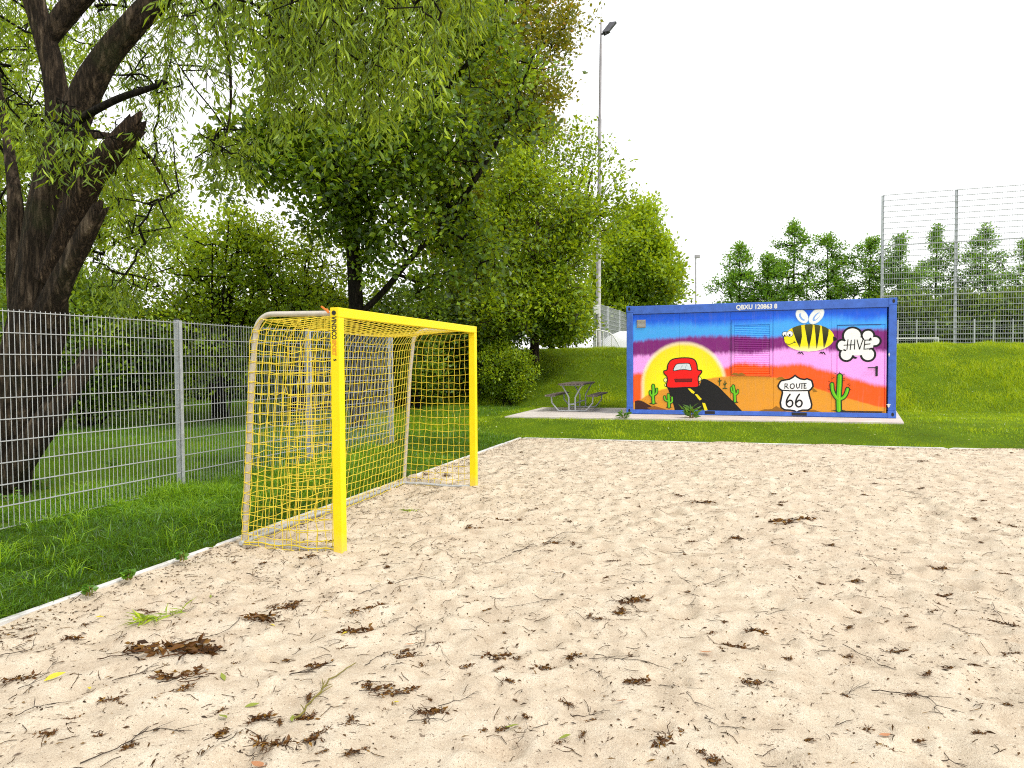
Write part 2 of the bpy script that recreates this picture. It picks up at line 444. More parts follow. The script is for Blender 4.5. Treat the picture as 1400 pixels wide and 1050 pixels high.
# sand pushed up around the goal post feet, scooped in front of them
X, Y = ab(AA, BB)
V = np.stack([X, Y, SZ], -1).reshape(-1, 3)
sand = link('sand', np_mesh('sand', V, grid_faces(len(B_), len(A_)), smooth=True), M['sand'])
tag(sand, 'pale beige beach pitch sand full of footprints', 'sand', kind='structure')
def sand_z(x, y):
    a, b = to_ab(x, y)
    i = np.clip(np.searchsorted(A_, a), 0, len(A_) - 1); j = np.clip(np.searchsorted(B_, b), 0, len(B_) - 1)
    return SZ[j, i]

# grass ground sheet (the sand pitch is left out of it)
ga = np.concatenate([[-400, -200, -90, -50, -30], np.arange(-20, -1.5, 0.5), np.arange(-1.5, 0, 0.15), [0.0], np.arange(0.5, 30, 0.5), [34.0, 40, 55, 80, 130, 250, 420]])
gb = np.concatenate([[-60, -40, -25], np.arange(-16, -0.01, 0.4), [0.0], np.arange(0.2, 2.4, 0.2), np.arange(2.5, 16, 0.3), np.arange(16, 30, 1.5), [35, 45, 60, 90, 140, 220, 400, 700]])
GA, GB = np.meshgrid(ga, gb)
X, Y = ab(GA, GB); Z = ground(X, Y)
V = np.stack([X, Y, Z], -1).reshape(-1, 3)
fq = grid_faces(len(gb), len(ga))
ca = GA.ravel()[fq].mean(1); cb = GB.ravel()[fq].mean(1)
fq = fq[~((ca > 0) & (ca < 34) & (cb < 0) & (cb > -40))]
gr = link('ground', np_mesh('ground', V, fq, smooth=True), M['ground'])
tag(gr, 'green lawn ground rising to a grassy bank behind the container', 'lawn', kind='structure')

# kerb round the sand
def kerb(name, ab0, ab1, nrm, label):
    mb = MB()
    n = 400
    for k in range(n):
        t0, t1 = k / n, (k + 1) / n
        ring = []
        for tt in (t0, t1):
            a = ab0[0] + (ab1[0] - ab0[0]) * tt; b = ab0[1] + (ab1[1] - ab0[1]) * tt
            wob = 0.010 * (vnoise(a * 1.3, b * 1.3, 1.0, 8) - 0.5)
            zt = 0.030 + 0.012 * (vnoise(a, b, 0.9, 9) - 0.5)
            if min(abs((abs(a) + abs(b)) % 1.0), 1 - (abs(a) + abs(b)) % 1.0) < 0.012: zt -= 0.02
            for off, z in ((0.0, -0.12), (0.0, zt - 0.006), (0.006, zt), (0.044, zt), (0.050, zt - 0.006), (0.050, -0.12)):
                x, y = ab(a + nrm[0] * (off + wob), b + nrm[1] * (off + wob))
                ring.append((x, y, z))
        mb.add(ring, [(i, i + 1, i + 7, i + 6) for i in range(5)], smooth=False)
    o = mb.build(name, M['kerb']); tag(o, label, 'kerb', kind='structure')
kerb('kerb', (0.0, -26), (0.0, 0.05), (-1, 0), 'pale kerb strip along the left edge of the sand')
kerb('kerb', (0.004, 0.0), (34, 0.0), (0, 1), 'pale kerb strip along the far edge of the sand')

# ------------------------------------------------------------------ paved slab
slab_pts = [at_z(690, 569.5, .3)[:2], at_z(1236, 578, .3)[:2]]
p0, p1 = np.array(slab_pts[0]), np.array(slab_pts[1])
p2, p3 = np.array([10.2, 18.2]), np.array(at_z(742, 557.0, .3)[:2])
mb = MB()
top = [(p[0], p[1], 0.302) for p in (p0, p1, p2, p3)]; bot = [(p[0], p[1], 0.05) for p in (p0, p1, p2, p3)]
mb.add(bot + top, [(4, 5, 6, 7), (0, 1, 5, 4), (1, 2, 6, 5), (2, 3, 7, 6), (3, 0, 4, 7)])
tag(mb.build('paved_slab', M['slab']), 'pale concrete slab under the container and picnic table', 'slab', kind='structure')
SLAB = [p0, p1, p2, p3]
def in_slab(x, y, grow=0.0):
    c = sum(SLAB) / 4
    ok = np.ones(np.shape(x), bool)
    for i in range(4):
        a, b = SLAB[i], SLAB[(i + 1) % 4]
        e = (b - a) / np.linalg.norm(b - a)
        ok &= (e[0] * (y - a[1]) - e[1] * (x - a[0])) > -grow
    return ok

# ------------------------------------------------------------------ goal
G1 = np.array([-1.457, 5.736]); G2 = np.array([-0.497, 8.752])
gdir = (G2 - G1); GL = np.linalg.norm(gdir); gdir /= GL
grot = math.atan2(gdir[1], gdir[0])             # local x runs along the goal mouth, local y to its back
goal = thing('beach_goal', 'bright yellow square-post beach handball goal with a yellow net', 'goal', (G1[0], G1[1], 0), grot)
HG, PS = 2.075, 0.082
for x in (0.0, GL):
    mb = MB(); mb.box(x - PS / 2, x + PS / 2, -PS / 2, PS / 2, -0.35, HG - PS - 0.001, bev=0.006)
    o = mb.build('post', M['yellow'], goal)
    if x == 0.0: near_post = o
mb = MB(); mb.box(-PS / 2, GL + PS / 2, -PS / 2, PS / 2, HG - PS, HG, bev=0.006)
crossbar = mb.build('crossbar', M['yellow'], goal)
def stay_pts(x):
    pts = [(x, 0.04, HG - 0.045), (x, 0.30, HG - 0.04), (x, 0.62, HG - 0.035)]
    cx, cz, r = 0.66, HG - 0.20, 0.165
    for k in range(0, 9):
        a = R(90 - k * 10.5); pts.append((x, cx + r * math.cos(a), cz + r * math.sin(a)))
    pts += [(x, 0.875, 1.5), (x, 0.91, 1.0), (x, 0.955, 0.4), (x, 0.985, 0.0), (x, 0.995, -0.12)]
    return pts
for x in (0.02, GL - 0.02):
    mb = MB(); mb.tube(stay_pts(x), 0.024, 14); mb.build('net_stay', M['alu'], goal)
    mb = MB(); mb.tube([(x, 0.03, 0.030), (x, 0.35, 0.020), (x, 0.7, 0.034), (x, 0.985, 0.028)], 0.017, 10); mb.build('ground_bar', M['steel'], goal)
mb = MB(); mb.tube([(-0.03, 0.985, 0.030), (GL * .3, 0.99, 0.040), (GL * .6, 0.985, 0.026), (GL + 0.03, 0.985, 0.036)], 0.020, 10)
mb.build('rear_ground_bar', M['steel'], goal)
# strap and tape where the net hangs
mb = MB()
mb.bar((-0.03, 0.07, HG - 0.03), (-0.035, 0.125, HG + 0.012), 0.022, 0.012); mb.bar((-0.032, 0.06, HG - 0.045), (-0.036, 0.075, HG - 0.01), 0.03, 0.012)
mb.build('hook_tag', M['orange'], goal)
mb = MB(); mb.tube([(GL - 0.05, 0.79, HG - 0.075), (GL - 0.02, 0.81, HG - 0.085), (GL + 0.01, 0.80, HG - 0.10)], 0.028, 8); mb.build('strap', M['black'], goal)

def back_of(z):
    """how far the back net hangs behind the posts at height z"""
    return float(np.interp(z, [0, 0.4, 1.0, 1.5, 1.80, 1.92, 2.0, 2.04], [0.985, 0.955, 0.91, 0.875, 0.85, 0.81, 0.74, 0.64]))
CORD = 0.0038
cords = MB()
def cord_grid(fn, nu, nv, jit, seed, sub=3):
    rg = np.random.default_rng(seed)
    ju = rg.normal(0, jit, (nu + 1, nv + 1)); jv = rg.normal(0, jit, (nu + 1, nv + 1))
    def P(i, j):
        i0, j0 = min(int(i), nu), min(int(j), nv); i1, j1 = min(i0 + 1, nu), min(j0 + 1, nv); fi, fj = i - i0, j - j0
        bl = lambda q: (q[i0, j0] * (1 - fi) + q[i1, j0] * fi) * (1 - fj) + (q[i0, j1] * (1 - fi) + q[i1, j1] * fi) * fj
        return fn((i + bl(ju)) / nu, (j + bl(jv)) / nv)
    for i in range(nu + 1): cords.tube([P(i, k / 1.0) for k in range(nv + 1)], CORD, 3, False)
    for j in range(nv + 1): cords.tube([P(k / 1.0, j) for k in range(nu + 1)], CORD, 3, False)
ZT = 1.97
def back_net(u, v):
    u = min(max(u, 0), 1); z = 0.02 + v * (ZT - 0.02)
    sag = 4 * u * (1 - u)
    y = back_of(z) - 0.02 - 0.17 * sag * (0.25 + 0.75 * v)
    return (0.02 + u * (GL - 0.04), y, z - 0.06 * sag * v)
def side_net(x, s):
    def f(u, v):
        z = 0.02 + v * (ZT + 0.03 - 0.02)
        yb = back_of(z) + 0.012
        y = 0.045 + u * (yb - 0.045)
        bulge = 0.05 * math.sin(math.pi * min(max(u, 0), 1)) * math.sin(math.pi * min(max(v, 0), 1))
        return (x - s * (0.012 + bulge), y, z - 0.02 * math.sin(math.pi * u))
    return f
def top_net(u, v):
    u_ = min(max(u, 0), 1); sag = 4 * u_ * (1 - u_)
    yb = 0.70 - 0.17 * sag
    return (0.02 + u_ * (GL - 0.04), 0.03 + v * yb, HG - 0.055 - v * (0.03 + 0.085 * sag) - 0.02 * sag * math.sin(math.pi * min(max(v, 0), 1)))
cord_grid(back_net, 34, 22, 0.06, 1)
cord_grid(side_net(0.0, 1), 11, 22, 0.07, 2)
cord_grid(side_net(GL, -1), 11, 22, 0.07, 3)
cord_grid(top_net, 34, 9, 0.06, 4)
# slack second layer gathered by the near corner, and cord rings round the stay
def slack(u, v): 
    p = side_net(0.0, 1)(0.1 + u * 0.5, v * 0.99); return (p[0] + 0.10 + 0.05 * math.sin(7 * u + 3 * v), p[1], p[2] - 0.045)
cord_grid(slack, 3, 20, 0.06, 5)
for z in np.arange(0.05, 1.95, 0.088):
    y = back_of(z)
    for x in (0.02, GL - 0.02):
        if x > 1: continue
        cords.tube([(x + 0.03 * math.cos(q), y + 0.033 * math.sin(q), z + 0.012 * math.cos(q)) for q in np.linspace(0, 2 * math.pi, 9)], CORD, 3, False)
cords.tube([(0.0, 0.04 + k * 0.094, 0.035 + 0.01 * math.sin(k * 1.7)) for k in range(11)], 0.006, 4)
cords.build('net', M['net'], goal)

# lettering
def text_mesh(name, s, size, mat, parent, loc, rot, bold=0.0, sx=1.0, extr=0.0006):
    cu = bpy.data.curves.new(name, 'FONT'); cu.body = s; cu.size = size; cu.offset = bold; cu.extrude = extr; cu.resolution_u = 3
    tmp = bpy.data.objects.new(name + '_outline', cu); col.objects.link(tmp)
    bpy.context.view_layer.update()
    me = bpy.data.meshes.new_from_object(tmp.evaluated_get(bpy.context.evaluated_depsgraph_get()))
    col.objects.unlink(tmp); bpy.data.objects.remove(tmp)
    o = link(name, me, mat, parent)
    me.materials.clear(); me.materials.append(mat)
    o.location = loc; o.rotation_euler = rot; o.scale = (sx, 1, 1)
    return o
# face of the near post towards the camera: plane local x = -PS/2, text reads downwards (text +x -> -z, text +y -> +... outward left->right = -y)
ex, ey = Vector((0, 0, -1)), Vector((0, -1, 0)); ez = ex.cross(ey)
rd = Matrix((ex, ey, ez)).transposed().to_euler()
text_mesh('lettering', 'VINDICO', 0.062, M['black'], near_post, (-PS / 2 - 0.0008, 0.025, HG - 0.075), rd, 0.0020, 0.74)
text_mesh('lettering', 'SPORT', 0.052, M['orange_print'], near_post, (-PS / 2 - 0.0008, 0.022, HG - 0.270), rd, 0.0030, 0.82)
text_mesh('lettering', 's', 0.055, M['black'], near_post, (-PS / 2 - 0.0008, 0.012, HG - 0.425), rd, 0.0012)
mb = MB(); mb.tube([(-PS / 2 - 0.006, 0.003, HG - 0.045), (-PS / 2 + 0.002, 0.003, HG - 0.045)], 0.019, 20); mb.build('cap_bolt', M['black'], crossbar)

# ------------------------------------------------------------------ mesh fences
def fence_panel(mb, p, q, h, pitch, rows, vw, hw, top=0.02, z0=0.04, double=True):
    """bar mat panel between two ground points p and q (3-D)"""
    p, q = np.array(p), np.array(q); L = np.linalg.norm((q - p)[:2]); d = (q - p) / L
    nrm = np.array([-d[1], d[0], 0])
    n = int(round(L / pitch))
    for i in range(n + 1):
        c = p + (q - p) * (i / n)
        mb.bar(c + np.array([0, 0, z0]), c + np.array([0, 0, z0 + h + top]), vw, vw, up=tuple(nrm))
    for j in range(rows + 1):
        z = z0 + h * j / rows
        for s in ((-1, 1) if double else (0,)):
            o = nrm * s * (vw / 2 + hw / 2) + np.array([0, 0, z])
            mb.bar(p + o, q + o, hw, hw)
FD = np.array([0.335, 0.942]); FD /= np.linalg.norm(FD)
F1 = np.array([-3.955, 8.18])
fence = thing('mesh_fence', 'galvanised bar-mat fence along the grass strip left of the goal', 'fence', (F1[0], F1[1], 0.1))
fence_pts = []
for k in (-3, -2, -1, 0, 1, 2):
    p = F1 + FD * 2.52 * k
    z = float(ground(p[0], p[1]))
    if k <= 0: z = 0.087
    fence_pts.append(np.array([p[0], p[1], z]))
inv = np.array([F1[0], F1[1], 0.1])
for a_, b_ in zip(fence_pts[:-1], fence_pts[1:]):
    mb = MB(); dd = (b_ - a_) / np.linalg.norm(b_ - a_)
    fence_panel(mb, a_ + dd * 0.035 - inv, b_ - dd * 0.035 - inv, 1.985, 0.05, 10, 0.0043, 0.0075)
    mb.build('mesh_panel', M['steel'], fence)
for p in fence_pts:
    p = p - inv
    mb = MB(); nn = np.array([-FD[1], FD[0], 0])
    mb.bar(p + nn * 0.045 + [0, 0, -0.3], p + nn * 0.045 + [0, 0, 2.06], 0.042, 0.04, up=tuple(nn))
    mb.bar(p - nn * 0.014 + [0, 0, 0.02], p - nn * 0.014 + [0, 0, 2.05], 0.042, 0.006, up=tuple(nn))
    po = mb.build('post', M['post'], fence)
    mb = MB(); mb.bar(p + nn * 0.045 + [0, 0, 2.061], p + nn * 0.045 + [0, 0, 2.075], 0.048, 0.046, up=tuple(nn)); mb.build('cap', M['black'], po)

# tall ball fence on the right of the bank
T0 = np.array([13.77, 25.5]); TD = np.array([0.947, -0.322]); TD /= np.linalg.norm(TD)
tall = thing('ball_fence', 'six metre tall galvanised ball-stop fence on the grassy bank right of the container', 'fence', (T0[0], T0[1], 2.1))
tp = [np.array([*(TD * 2.36 * k), 0.0]) for k in range(0, 5)]
for a_, b_ in zip(tp[:-1], tp[1:]):
    for lv in range(3):
        mb = MB(); fence_panel(mb, a_ + [0, 0, 1.86 * lv], b_ + [0, 0, 1.86 * lv], 1.84, 0.075, 9, 0.0075, 0.014, z0=0.06)
        mb.build('mesh_panel', M['steel_dull'], tall)
for p in tp:
    mb = MB(); mb.bar(p + [0, 0.05, -0.3], p + [0, 0.05, 5.62], 0.075, 0.075, up=(0, 1, 0)); mb.build('post', M['post'], tall)

# fence running away behind the floodlight mast
L0 = np.array([3.36, 28.0]); LD = np.array([0.355, 0.935]); LD /= np.linalg.norm(LD)
lf = thing('field_fence', 'galvanised bar-mat fence running away from the floodlight mast behind the container', 'fence', (L0[0], L0[1], 2.1))
lp = [np.array([*(LD * 2.5 * k), 0.0]) for k in range(0, 6)]
for a_, b_ in zip(lp[:-1], lp[1:]):
    mb = MB(); fence_panel(mb, a_, b_, 1.92, 0.07, 10, 0.009, 0.012); mb.build('mesh_panel', M['steel'], lf)
for p in lp:
    mb = MB(); mb.bar(p + [0, 0, -0.3], p + [0, 0, 2.0], 0.07, 0.07, up=(0, 1, 0)); mb.build('post', M['steel'], lf)

# fence at the far end of the playing field
ff = thing('field_fence', 'long pale fence across the far end of the playing field in front of the alders', 'fence', (31, 95, 2.1))
fp = [np.array([-6 + 2.5 * k, -0.5 * k * 0.3, 0.0]) for k in range(0, 26)]
for a_, b_ in zip(fp[:-1], fp[1:]):
    mb = MB()
    for j in range(0, 9): mb.bar(a_ + [0, 0, 0.2 + j * 0.58], b_ + [0, 0, 0.2 + j * 0.58], 0.03, 0.035)
    mb.build('mesh_panel', M['steel_dull'], ff)
for p in fp:
    mb = MB(); mb.bar(p + [0, 0, -0.3], p + [0, 0, 5.1], 0.11, 0.11, up=(0, 1, 0)); mb.build('post', M['steel'], ff)
# football goal on the field
fg = thing('football_goal', 'white full-size football goal on the field behind the tall fence', 'goal', (48.6, 90, 2.1))
mb = MB(); mb.bar((0, 0, 2.5), (7.4, 0, 2.5), 0.13, 0.13); mb.build('crossbar', M['white'], fg)
for x in (0.06, 7.34):
    mb = MB(); mb.bar((x, 0, 0), (x, 0, 2.43), 0.13, 0.13, up=(0, 1, 0)); mb.build('post', M['white'], fg)
    mb = MB(); mb.tube([(x, 0.07, 2.4), (x, 0.9, 2.3), (x, 1.9, 0.0)], 0.04, 6); mb.build('net_stay', M['white'], fg)

# ------------------------------------------------------------------ floodlight masts, gate, heap
mast = thing('floodlight_mast', 'tall slim grey floodlight mast with one lamp, standing on the bank left of the container', 'light mast', (3.50, 28.0, 2.05))
mb = MB()
mb.tube([(0.03, 0, -0.3), (0.04, 0, 2.3), (0.08, 0, 6.2)], [0.105, 0.10, 0.088], 16); mb.build('lower_pole', M['mast_low'], mast)
mb = MB()
mb.tube([(0.08, 0, 6.2), (0.12, 0, 9.4)], [0.074, 0.070], 14); mb.tube([(0.12, 0, 9.4), (0.165, 0, 12.4)], [0.058, 0.050], 12); mb.tube([(0.165, 0, 12.4), (0.18, 0, 13.35)], [0.036, 0.030], 12)
for z, r in ((6.2, 0.083), (9.4, 0.068)): mb.tube([(0.10, 0, z - 0.06), (0.10, 0, z + 0.06)], r, 14)
mb.tube([(0.18, 0, 13.3), (0.185, 0, 13.65)], 0.012, 6)
mb.build('upper_pole', M['mast'], mast)
lamp = MB()
cpos = np.array([0.50, -0.10, 13.0]); d1 = unit(np.array([0.62, 0.05, 0.78])); d2 = unit(np.array([0.85, -0.5, -0.15])); d3 = np.cross(d1, d2)
vs = []
for a_, wd in ((-1, 0.75), (1, 1.0)):
    for b_, c_ in ((-1, -1), (1, -1), (1, 1), (-1, 1)): vs.append(cpos + d1 * a_ * 0.25 + d2 * b_ * 0.14 + d3 * c_ * 0.055 * wd)
lamp.add(vs, [(3, 2, 1, 0), (4, 5, 6, 7), (0, 1, 5, 4), (1, 2, 6, 5), (2, 3, 7, 6), (3, 0, 4, 7)])
hd = lamp.build('lamp_head', M['lamp'], mast)
mb = MB(); mb.bar((0.19, 0, 12.78), (0.40, -0.06, 12.80), 0.06, 0.05); mb.bar((0.30, -0.12, 12.72), (0.50, -0.02, 12.86), 0.12, 0.10); mb.build('bracket', M['black'], mast)
mb = MB(); mb.box(-0.20, 0.05, -0.32, -0.115, 1.52, 1.88, 0.02); mb.build('control_box', M['white'], mast)

m2 = thing('floodlight_mast', 'far thin floodlight mast seen just above the container roof', 'light mast', (20.1, 75, 2.1))
mb = MB(); mb.tube([(0, 0, -0.3), (0, 0, 11.2)], [0.11, 0.07], 8); mb.build('pole', M['mast'], m2)
mb = MB(); mb.box(-0.10, 0.42, -0.2, 0.2, 10.85, 11.2, 0.03); mb.build('lamp_head', M['mast'], m2)

gate = thing('tube_gate', 'low white tube gate with a curved end and lattice infill beside the floodlight mast', 'gate', (3.33, 27.1, 2.08))
mb = MB()
fr = [(0, 0, 0.84), (0.3, 0, 0.78), (0.52, 0, 0.72), (0.68, 0, 0.58), (0.84, 0, 0.34), (0.95, 0, 0.10), (0.97, 0, -0.1)]
mb.tube(fr, 0.024, 8); mb.tube([(0.0, 0, -0.2), (0.0, 0, 0.86)], 0.035, 8); mb.tube([(0.27, 0, -0.2), (0.27, 0, 0.78)], 0.024, 8); mb.tube([(0.62, 0, -0.1), (0.62, 0, 0.66)], 0.018, 8)
mb.build('frame', M['white'], gate)
mb = MB()
def top_at(x): return float(np.interp(x, [q[0] for q in fr[:-1]], [q[2] for q in fr[:-1]]))
for k in range(-10, 12):
    for s in (1, -1):
        x0 = 0.28 + k * 0.075; prev = None
        for j in range(0, 16):
            x = x0 + s * j * 0.06 + (0.0 if s > 0 else 0.5); z = j * 0.06
            ok = 0.28 < x < 0.95 and z < top_at(x) - 0.02
            if ok and prev: mb.bar(prev, (x, 0.006 * s, z), 0.016, 0.006)
            prev = (x, 0.006 * s, z) if ok else None
mb.build('lattice', M['white'], gate)
# white covered heap behind the gate
nx, ny = 26, 16
P = []
for j in range(ny):
    for i in range(nx):
        u, v = i / (nx - 1), j / (ny - 1)
        hgt = 0.86 * min(1, 5.5 * u * (1 - u)) ** 0.5 * min(1, 5 * v * (1 - v)) ** 0.6 * (1 + 0.10 * (vnoise(u * 4, v * 4, 1, 12) - 0.5)) + 0.04 * (vnoise(u * 14, v * 9, 1, 13) - 0.5)
        P.append((3.75 + u * 3.6, 28.9 - u * 0.9 + v * 1.6, 2.06 + hgt))
hp = link('covered_heap', np_mesh('covered_heap', P, grid_faces(ny, nx), smooth=True), M['sheet'])
tag(hp, 'rounded heap under a white sheet behind the white gate and container corner', 'covered heap')
# ------------------------------------------------------------------ container
CW, CD, CH = 6.083, 2.438, 2.728
ca_ = math.atan2(-1.91, 5.775)
cont = thing('shipping_container', 'blue office container with a painted desert sunset, bee and road mural on its front', 'container', (2.905, 17.38, 0.305), ca_)
# photograph position -> metres on the container front (plane homography)
def homography(src, dst):
    A = []
    for (x, y), (u, v) in zip(src, dst):
        A.append([x, y, 1, 0, 0, 0, -u * x, -u * y, -u]); A.append([0, 0, 0, x, y, 1, -v * x, -v * y, -v])
    return np.linalg.svd(np.array(A))[2][-1].reshape(3, 3)
HM = homography([(856.6, 418.9), (1225, 407), (856.6, 565.8), (1224.4, 572)], [(0, CH), (CW, CH), (0, 0), (CW, 0)])
def wall(px, py):
    q = HM @ np.array([px, py, 1.0]); return q[0] / q[2], q[1] / q[2]
def wa(x, y): return wall(850 + x / 5.835, 400 + y / 5.833)      # left half of the wall
def wb(x, y): return wall(1040 + x / 5.835, 400 + y / 5.833)     # right half
def wz(x, y): return wall(840 + x / 3.4146, 390 + y / 3.4146)    # whole wall

FR = 0.165                                      # corner post width
PX0, PX1, PZ0, PZ1 = 0.17, CW - 0.20, 0.115, CH - 0.215
PY = 0.035                                      # front panel lies this far behind the frame face
# --- mural background: sprayed bands of colour as a material over wall metres
t = NT('desert_sunset_mural')
sx = t.n('ShaderNodeSeparateXYZ', Vector=t.coord('Object'))
U, Vv = sx.outputs[0], sx.outputs[2]
cmb = t.n('ShaderNodeCombineXYZ', X=U, Y=Vv).outputs[0]
spray = t.math('SUBTRACT', t.noise(5.0, 6, 0.65, t.mapping(cmb, (1.6, 0.5, 1))), 0.5)
drip = t.math('SUBTRACT', t.noise(16.0, 4, 0.7, t.mapping(cmb, (1.4, 0.25, 1))), 0.5)
cloudy = t.noise(3.5, 5, 0.6, cmb)
def band_edge(pts, soft, amp=0.10, amp2=0.07, k=1.45):
    """0 above the curve through the traced points, 1 below it"""
    fc = t.n('ShaderNodeFloatCurve')
    pts = [wz(*p) for p in pts]
    cu = fc.mapping.curves[0]
    pp = [(max(0, min(1, u / CW)), max(0, min(1, v / CH))) for u, v in pts]
    pp = [(0.0, pp[0][1])] + pp + [(1.0, pp[-1][1])]
    cu.points[0].location = pp[0]; cu.points[1].location = pp[-1]
    for p in pp[1:-1]: cu.points.new(*p)
    fc.mapping.update()
    t.t.links.new(t.math('DIVIDE', U, CW), fc.inputs['Value'])
    b = t.math('MULTIPLY', fc.outputs[0], CH)
    v = t.math('ADD', Vv, t.math('ADD', t.math('MULTIPLY', spray, amp), t.math('MULTIPLY', drip, amp2)))
    d = t.math('SUBTRACT', b, v)
    return t.n('ShaderNodeMapRange', _interpolation_type='SMOOTHSTEP', i0=d, i1=-soft * k, i2=soft * k).outputs[0]
def shade(c, k=0.18): return t.mix(t.math('MULTIPLY', cloudy, k * 2), tuple(min(1, q * 1.08) for q in c), tuple(q * 0.7 for q in c))
c = shade(lin(0, 84, 214))
c = t.mix(band_edge([(95, 178), (200, 186), (300, 180), (420, 186), (545, 180), (700, 172), (770, 160), (880, 165), (1035, 152), (1150, 165), (1265, 152)], 0.09, 0.16, 0.08), c, shade(lin(62, 158, 250)))
c = t.mix(band_edge([(95, 262), (180, 252), (260, 248), (400, 238), (560, 238), (740, 242), (820, 232), (1030, 206), (1150, 205), (1265, 205)], 0.045, 0.13, 0.14), c, shade(lin(120, 18, 112), 0.2))
c = t.mix(band_edge([(95, 330), (160, 328), (300, 320), (460, 322), (520, 316), (650, 318), (760, 300), (860, 296), (1035, 305), (1150, 300), (1265, 310)], 0.05, 0.14, 0.16), c, shade(lin(238, 158, 238)))
c = t.mix(band_edge([(95, 412), (140, 408), (300, 400), (520, 386), (560, 366), (700, 372), (760, 374), (870, 368), (960, 392), (1040, 412), (1120, 436), (1265, 472)], 0.05, 0.12, 0.12), c, shade(lin(252, 84, 4)))
# the rising sun
scx, scy = wz(320, 462); srad = (wz(515, 462)[0] - wz(128, 462)[0]) / 2
rr = t.math('SQRT', t.math('ADD', t.math('POWER', t.math('SUBTRACT', U, scx), 2.0), t.math('POWER', t.math('MULTIPLY', t.math('SUBTRACT', Vv, scy), 0.98), 2.0)))
rr = t.math('ADD', rr, t.math('MULTIPLY', spray, 0.03))
below = t.math('LESS_THAN', Vv, scy)
rr = t.math('MINIMUM', rr, t.math('ADD', t.math('ABSOLUTE', t.math('SUBTRACT', U, scx)), t.math('MULTIPLY', t.math('SUBTRACT', 1.0, below), 9.0)))
halo = t.n('ShaderNodeMapRange', _interpolation_type='SMOOTHSTEP', i0=rr, i1=srad + 0.07, i2=srad - 0.02).outputs[0]
c = t.mix(t.math('MULTIPLY', halo, 0.75), c, lin(255, 236, 190))
body = t.n('ShaderNodeMapRange', _interpolation_type='SMOOTHSTEP', i0=rr, i1=srad + 0.01, i2=srad - 0.09).outputs[0]
core = t.n('ShaderNodeMapRange', i0=rr, i1=srad * 0.95, i2=srad * 0.3).outputs[0]
c = t.mix(body, c, t.mix(core, lin(255, 214, 20), lin(255, 238, 0)))
# desert hill
hill = band_edge([(95, 548), (125, 530), (170, 505), (235, 484), (300, 470), (380, 452), (440, 436), (520, 426), (600, 424), (700, 428), (790, 436), (880, 458), (960, 488), (1035, 512), (1130, 540), (1265, 572)], 0.018, 0.05, 0.03)
c = t.mix(hill, c, shade(lin(208, 140, 32), 0.16))
streak = t.noise(7, 5, 0.65, t.mapping(cmb, (3.5, 0.14, 1)))
c = t.mix(t.math('MULTIPLY', t.math('SUBTRACT', streak, 0.54, clamp=True), 0.9), c, (0.30, 0.26, 0.26))
grime = t.noise(9, 6, 0.7, cmb)
c = t.mix(t.math('MULTIPLY', t.math('SUBTRACT', grime, 0.5, clamp=True), 0.5), c, (0.25, 0.2, 0.18))
_b = t.n('ShaderNodeMix', _data_type='RGBA', _blend_type='MULTIPLY', _clamp_result=True, i0=1.0, i6=c, i7=(1.22, 1.22, 1.22, 1)); c = _b.outputs[2]
M['mural'] = t.done(t.bsdf(c, 0.45, t.bump(t.noise(60, 3, 0.6, cmb), 0.06, 0.002), 0, 0.4))

# --- frame
mb = MB()
for x in (0, CW - FR):
    for y in (0.0, CD - FR):
        mb.box(x + 0.002, x + FR - 0.002, y + 0.002, y + FR - 0.002, 0.165, CH - 0.165, 0.012)
for y in (0.003, CD - 0.123):
    mb.box(FR, CW - FR, y, y + 0.12, CH - 0.21, CH - 0.012, 0.008)
    mb.box(FR, CW - FR, y, y + 0.12, 0.008, 0.112, 0.008)
for x in (0.003, CW - 0.123):
    mb.box(x, x + 0.12, FR, CD - FR, CH - 0.20, CH - 0.014, 0.008)
    mb.box(x, x + 0.12, FR, CD - FR, 0.010, 0.112, 0.008)
frame = mb.build('frame', M['blue'], cont)
for x in (0, CW - FR):
    for y in (0, CD - FR):
        for z in (0, CH - 0.165):
            mb = MB(); mb.box(x - 0.004, x + FR + 0.004, y - 0.004, y + FR + 0.004, z, z + 0.163, 0.010)
            cc = mb.build('corner_casting', M['blue'], frame)
            cx = x + (0.07 if x == 0 else FR - 0.07); yy = y - 0.006 if y == 0 else CD + 0.006
            mb = MB()
            ring = [(cx + 0.028 * math.cos(q), yy, z + 0.085 + 0.045 * math.sin(q)) for q in np.linspace(0, 2 * math.pi, 17)[:-1]]
            mb.poly(ring if y == 0 else ring[::-1])
            mb.build('lifting_hole', M['black'], frame)
# fork pockets and the black gap under the door
mb = MB(); 
for (xa, xb) in ((662, 742),): 
    u0, _ = wa(xa, 960); u1, _ = wa(xb, 960); mb.box(u0, u1, -0.001, 0.02, 0.03, 0.10)
u0, _ = wb(245, 980); u1, _ = wb(365, 980); mb.box(u0, u1, -0.001, 0.02, 0.025, 0.10)
mb.build('fork_pocket', M['black'], frame)
text_mesh('lettering', 'QBXU 120863 8', 0.150, M['white'], frame, (wz(566, 113)[0], 0.0005, CH - 0.165), (R(90), 0, 0), 0.006, 0.90)
# white scuffs on the right post
mb = MB()
for zc, w_, h_ in ((1.44, 0.02, 0.05), (0.30, 0.055, 0.03), (0.26, 0.03, 0.02)):
    cx = CW - 0.15
    mb.poly([(cx + w_ * math.cos(q) * (0.7 + 0.3 * math.sin(3 * q)), 0.0008, zc + h_ * math.sin(q) * (0.8 + 0.2 * math.cos(4 * q))) for q in np.linspace(0, 2 * math.pi, 15)[:-1]])
mb.build('paint_scuff', M['white'], frame)

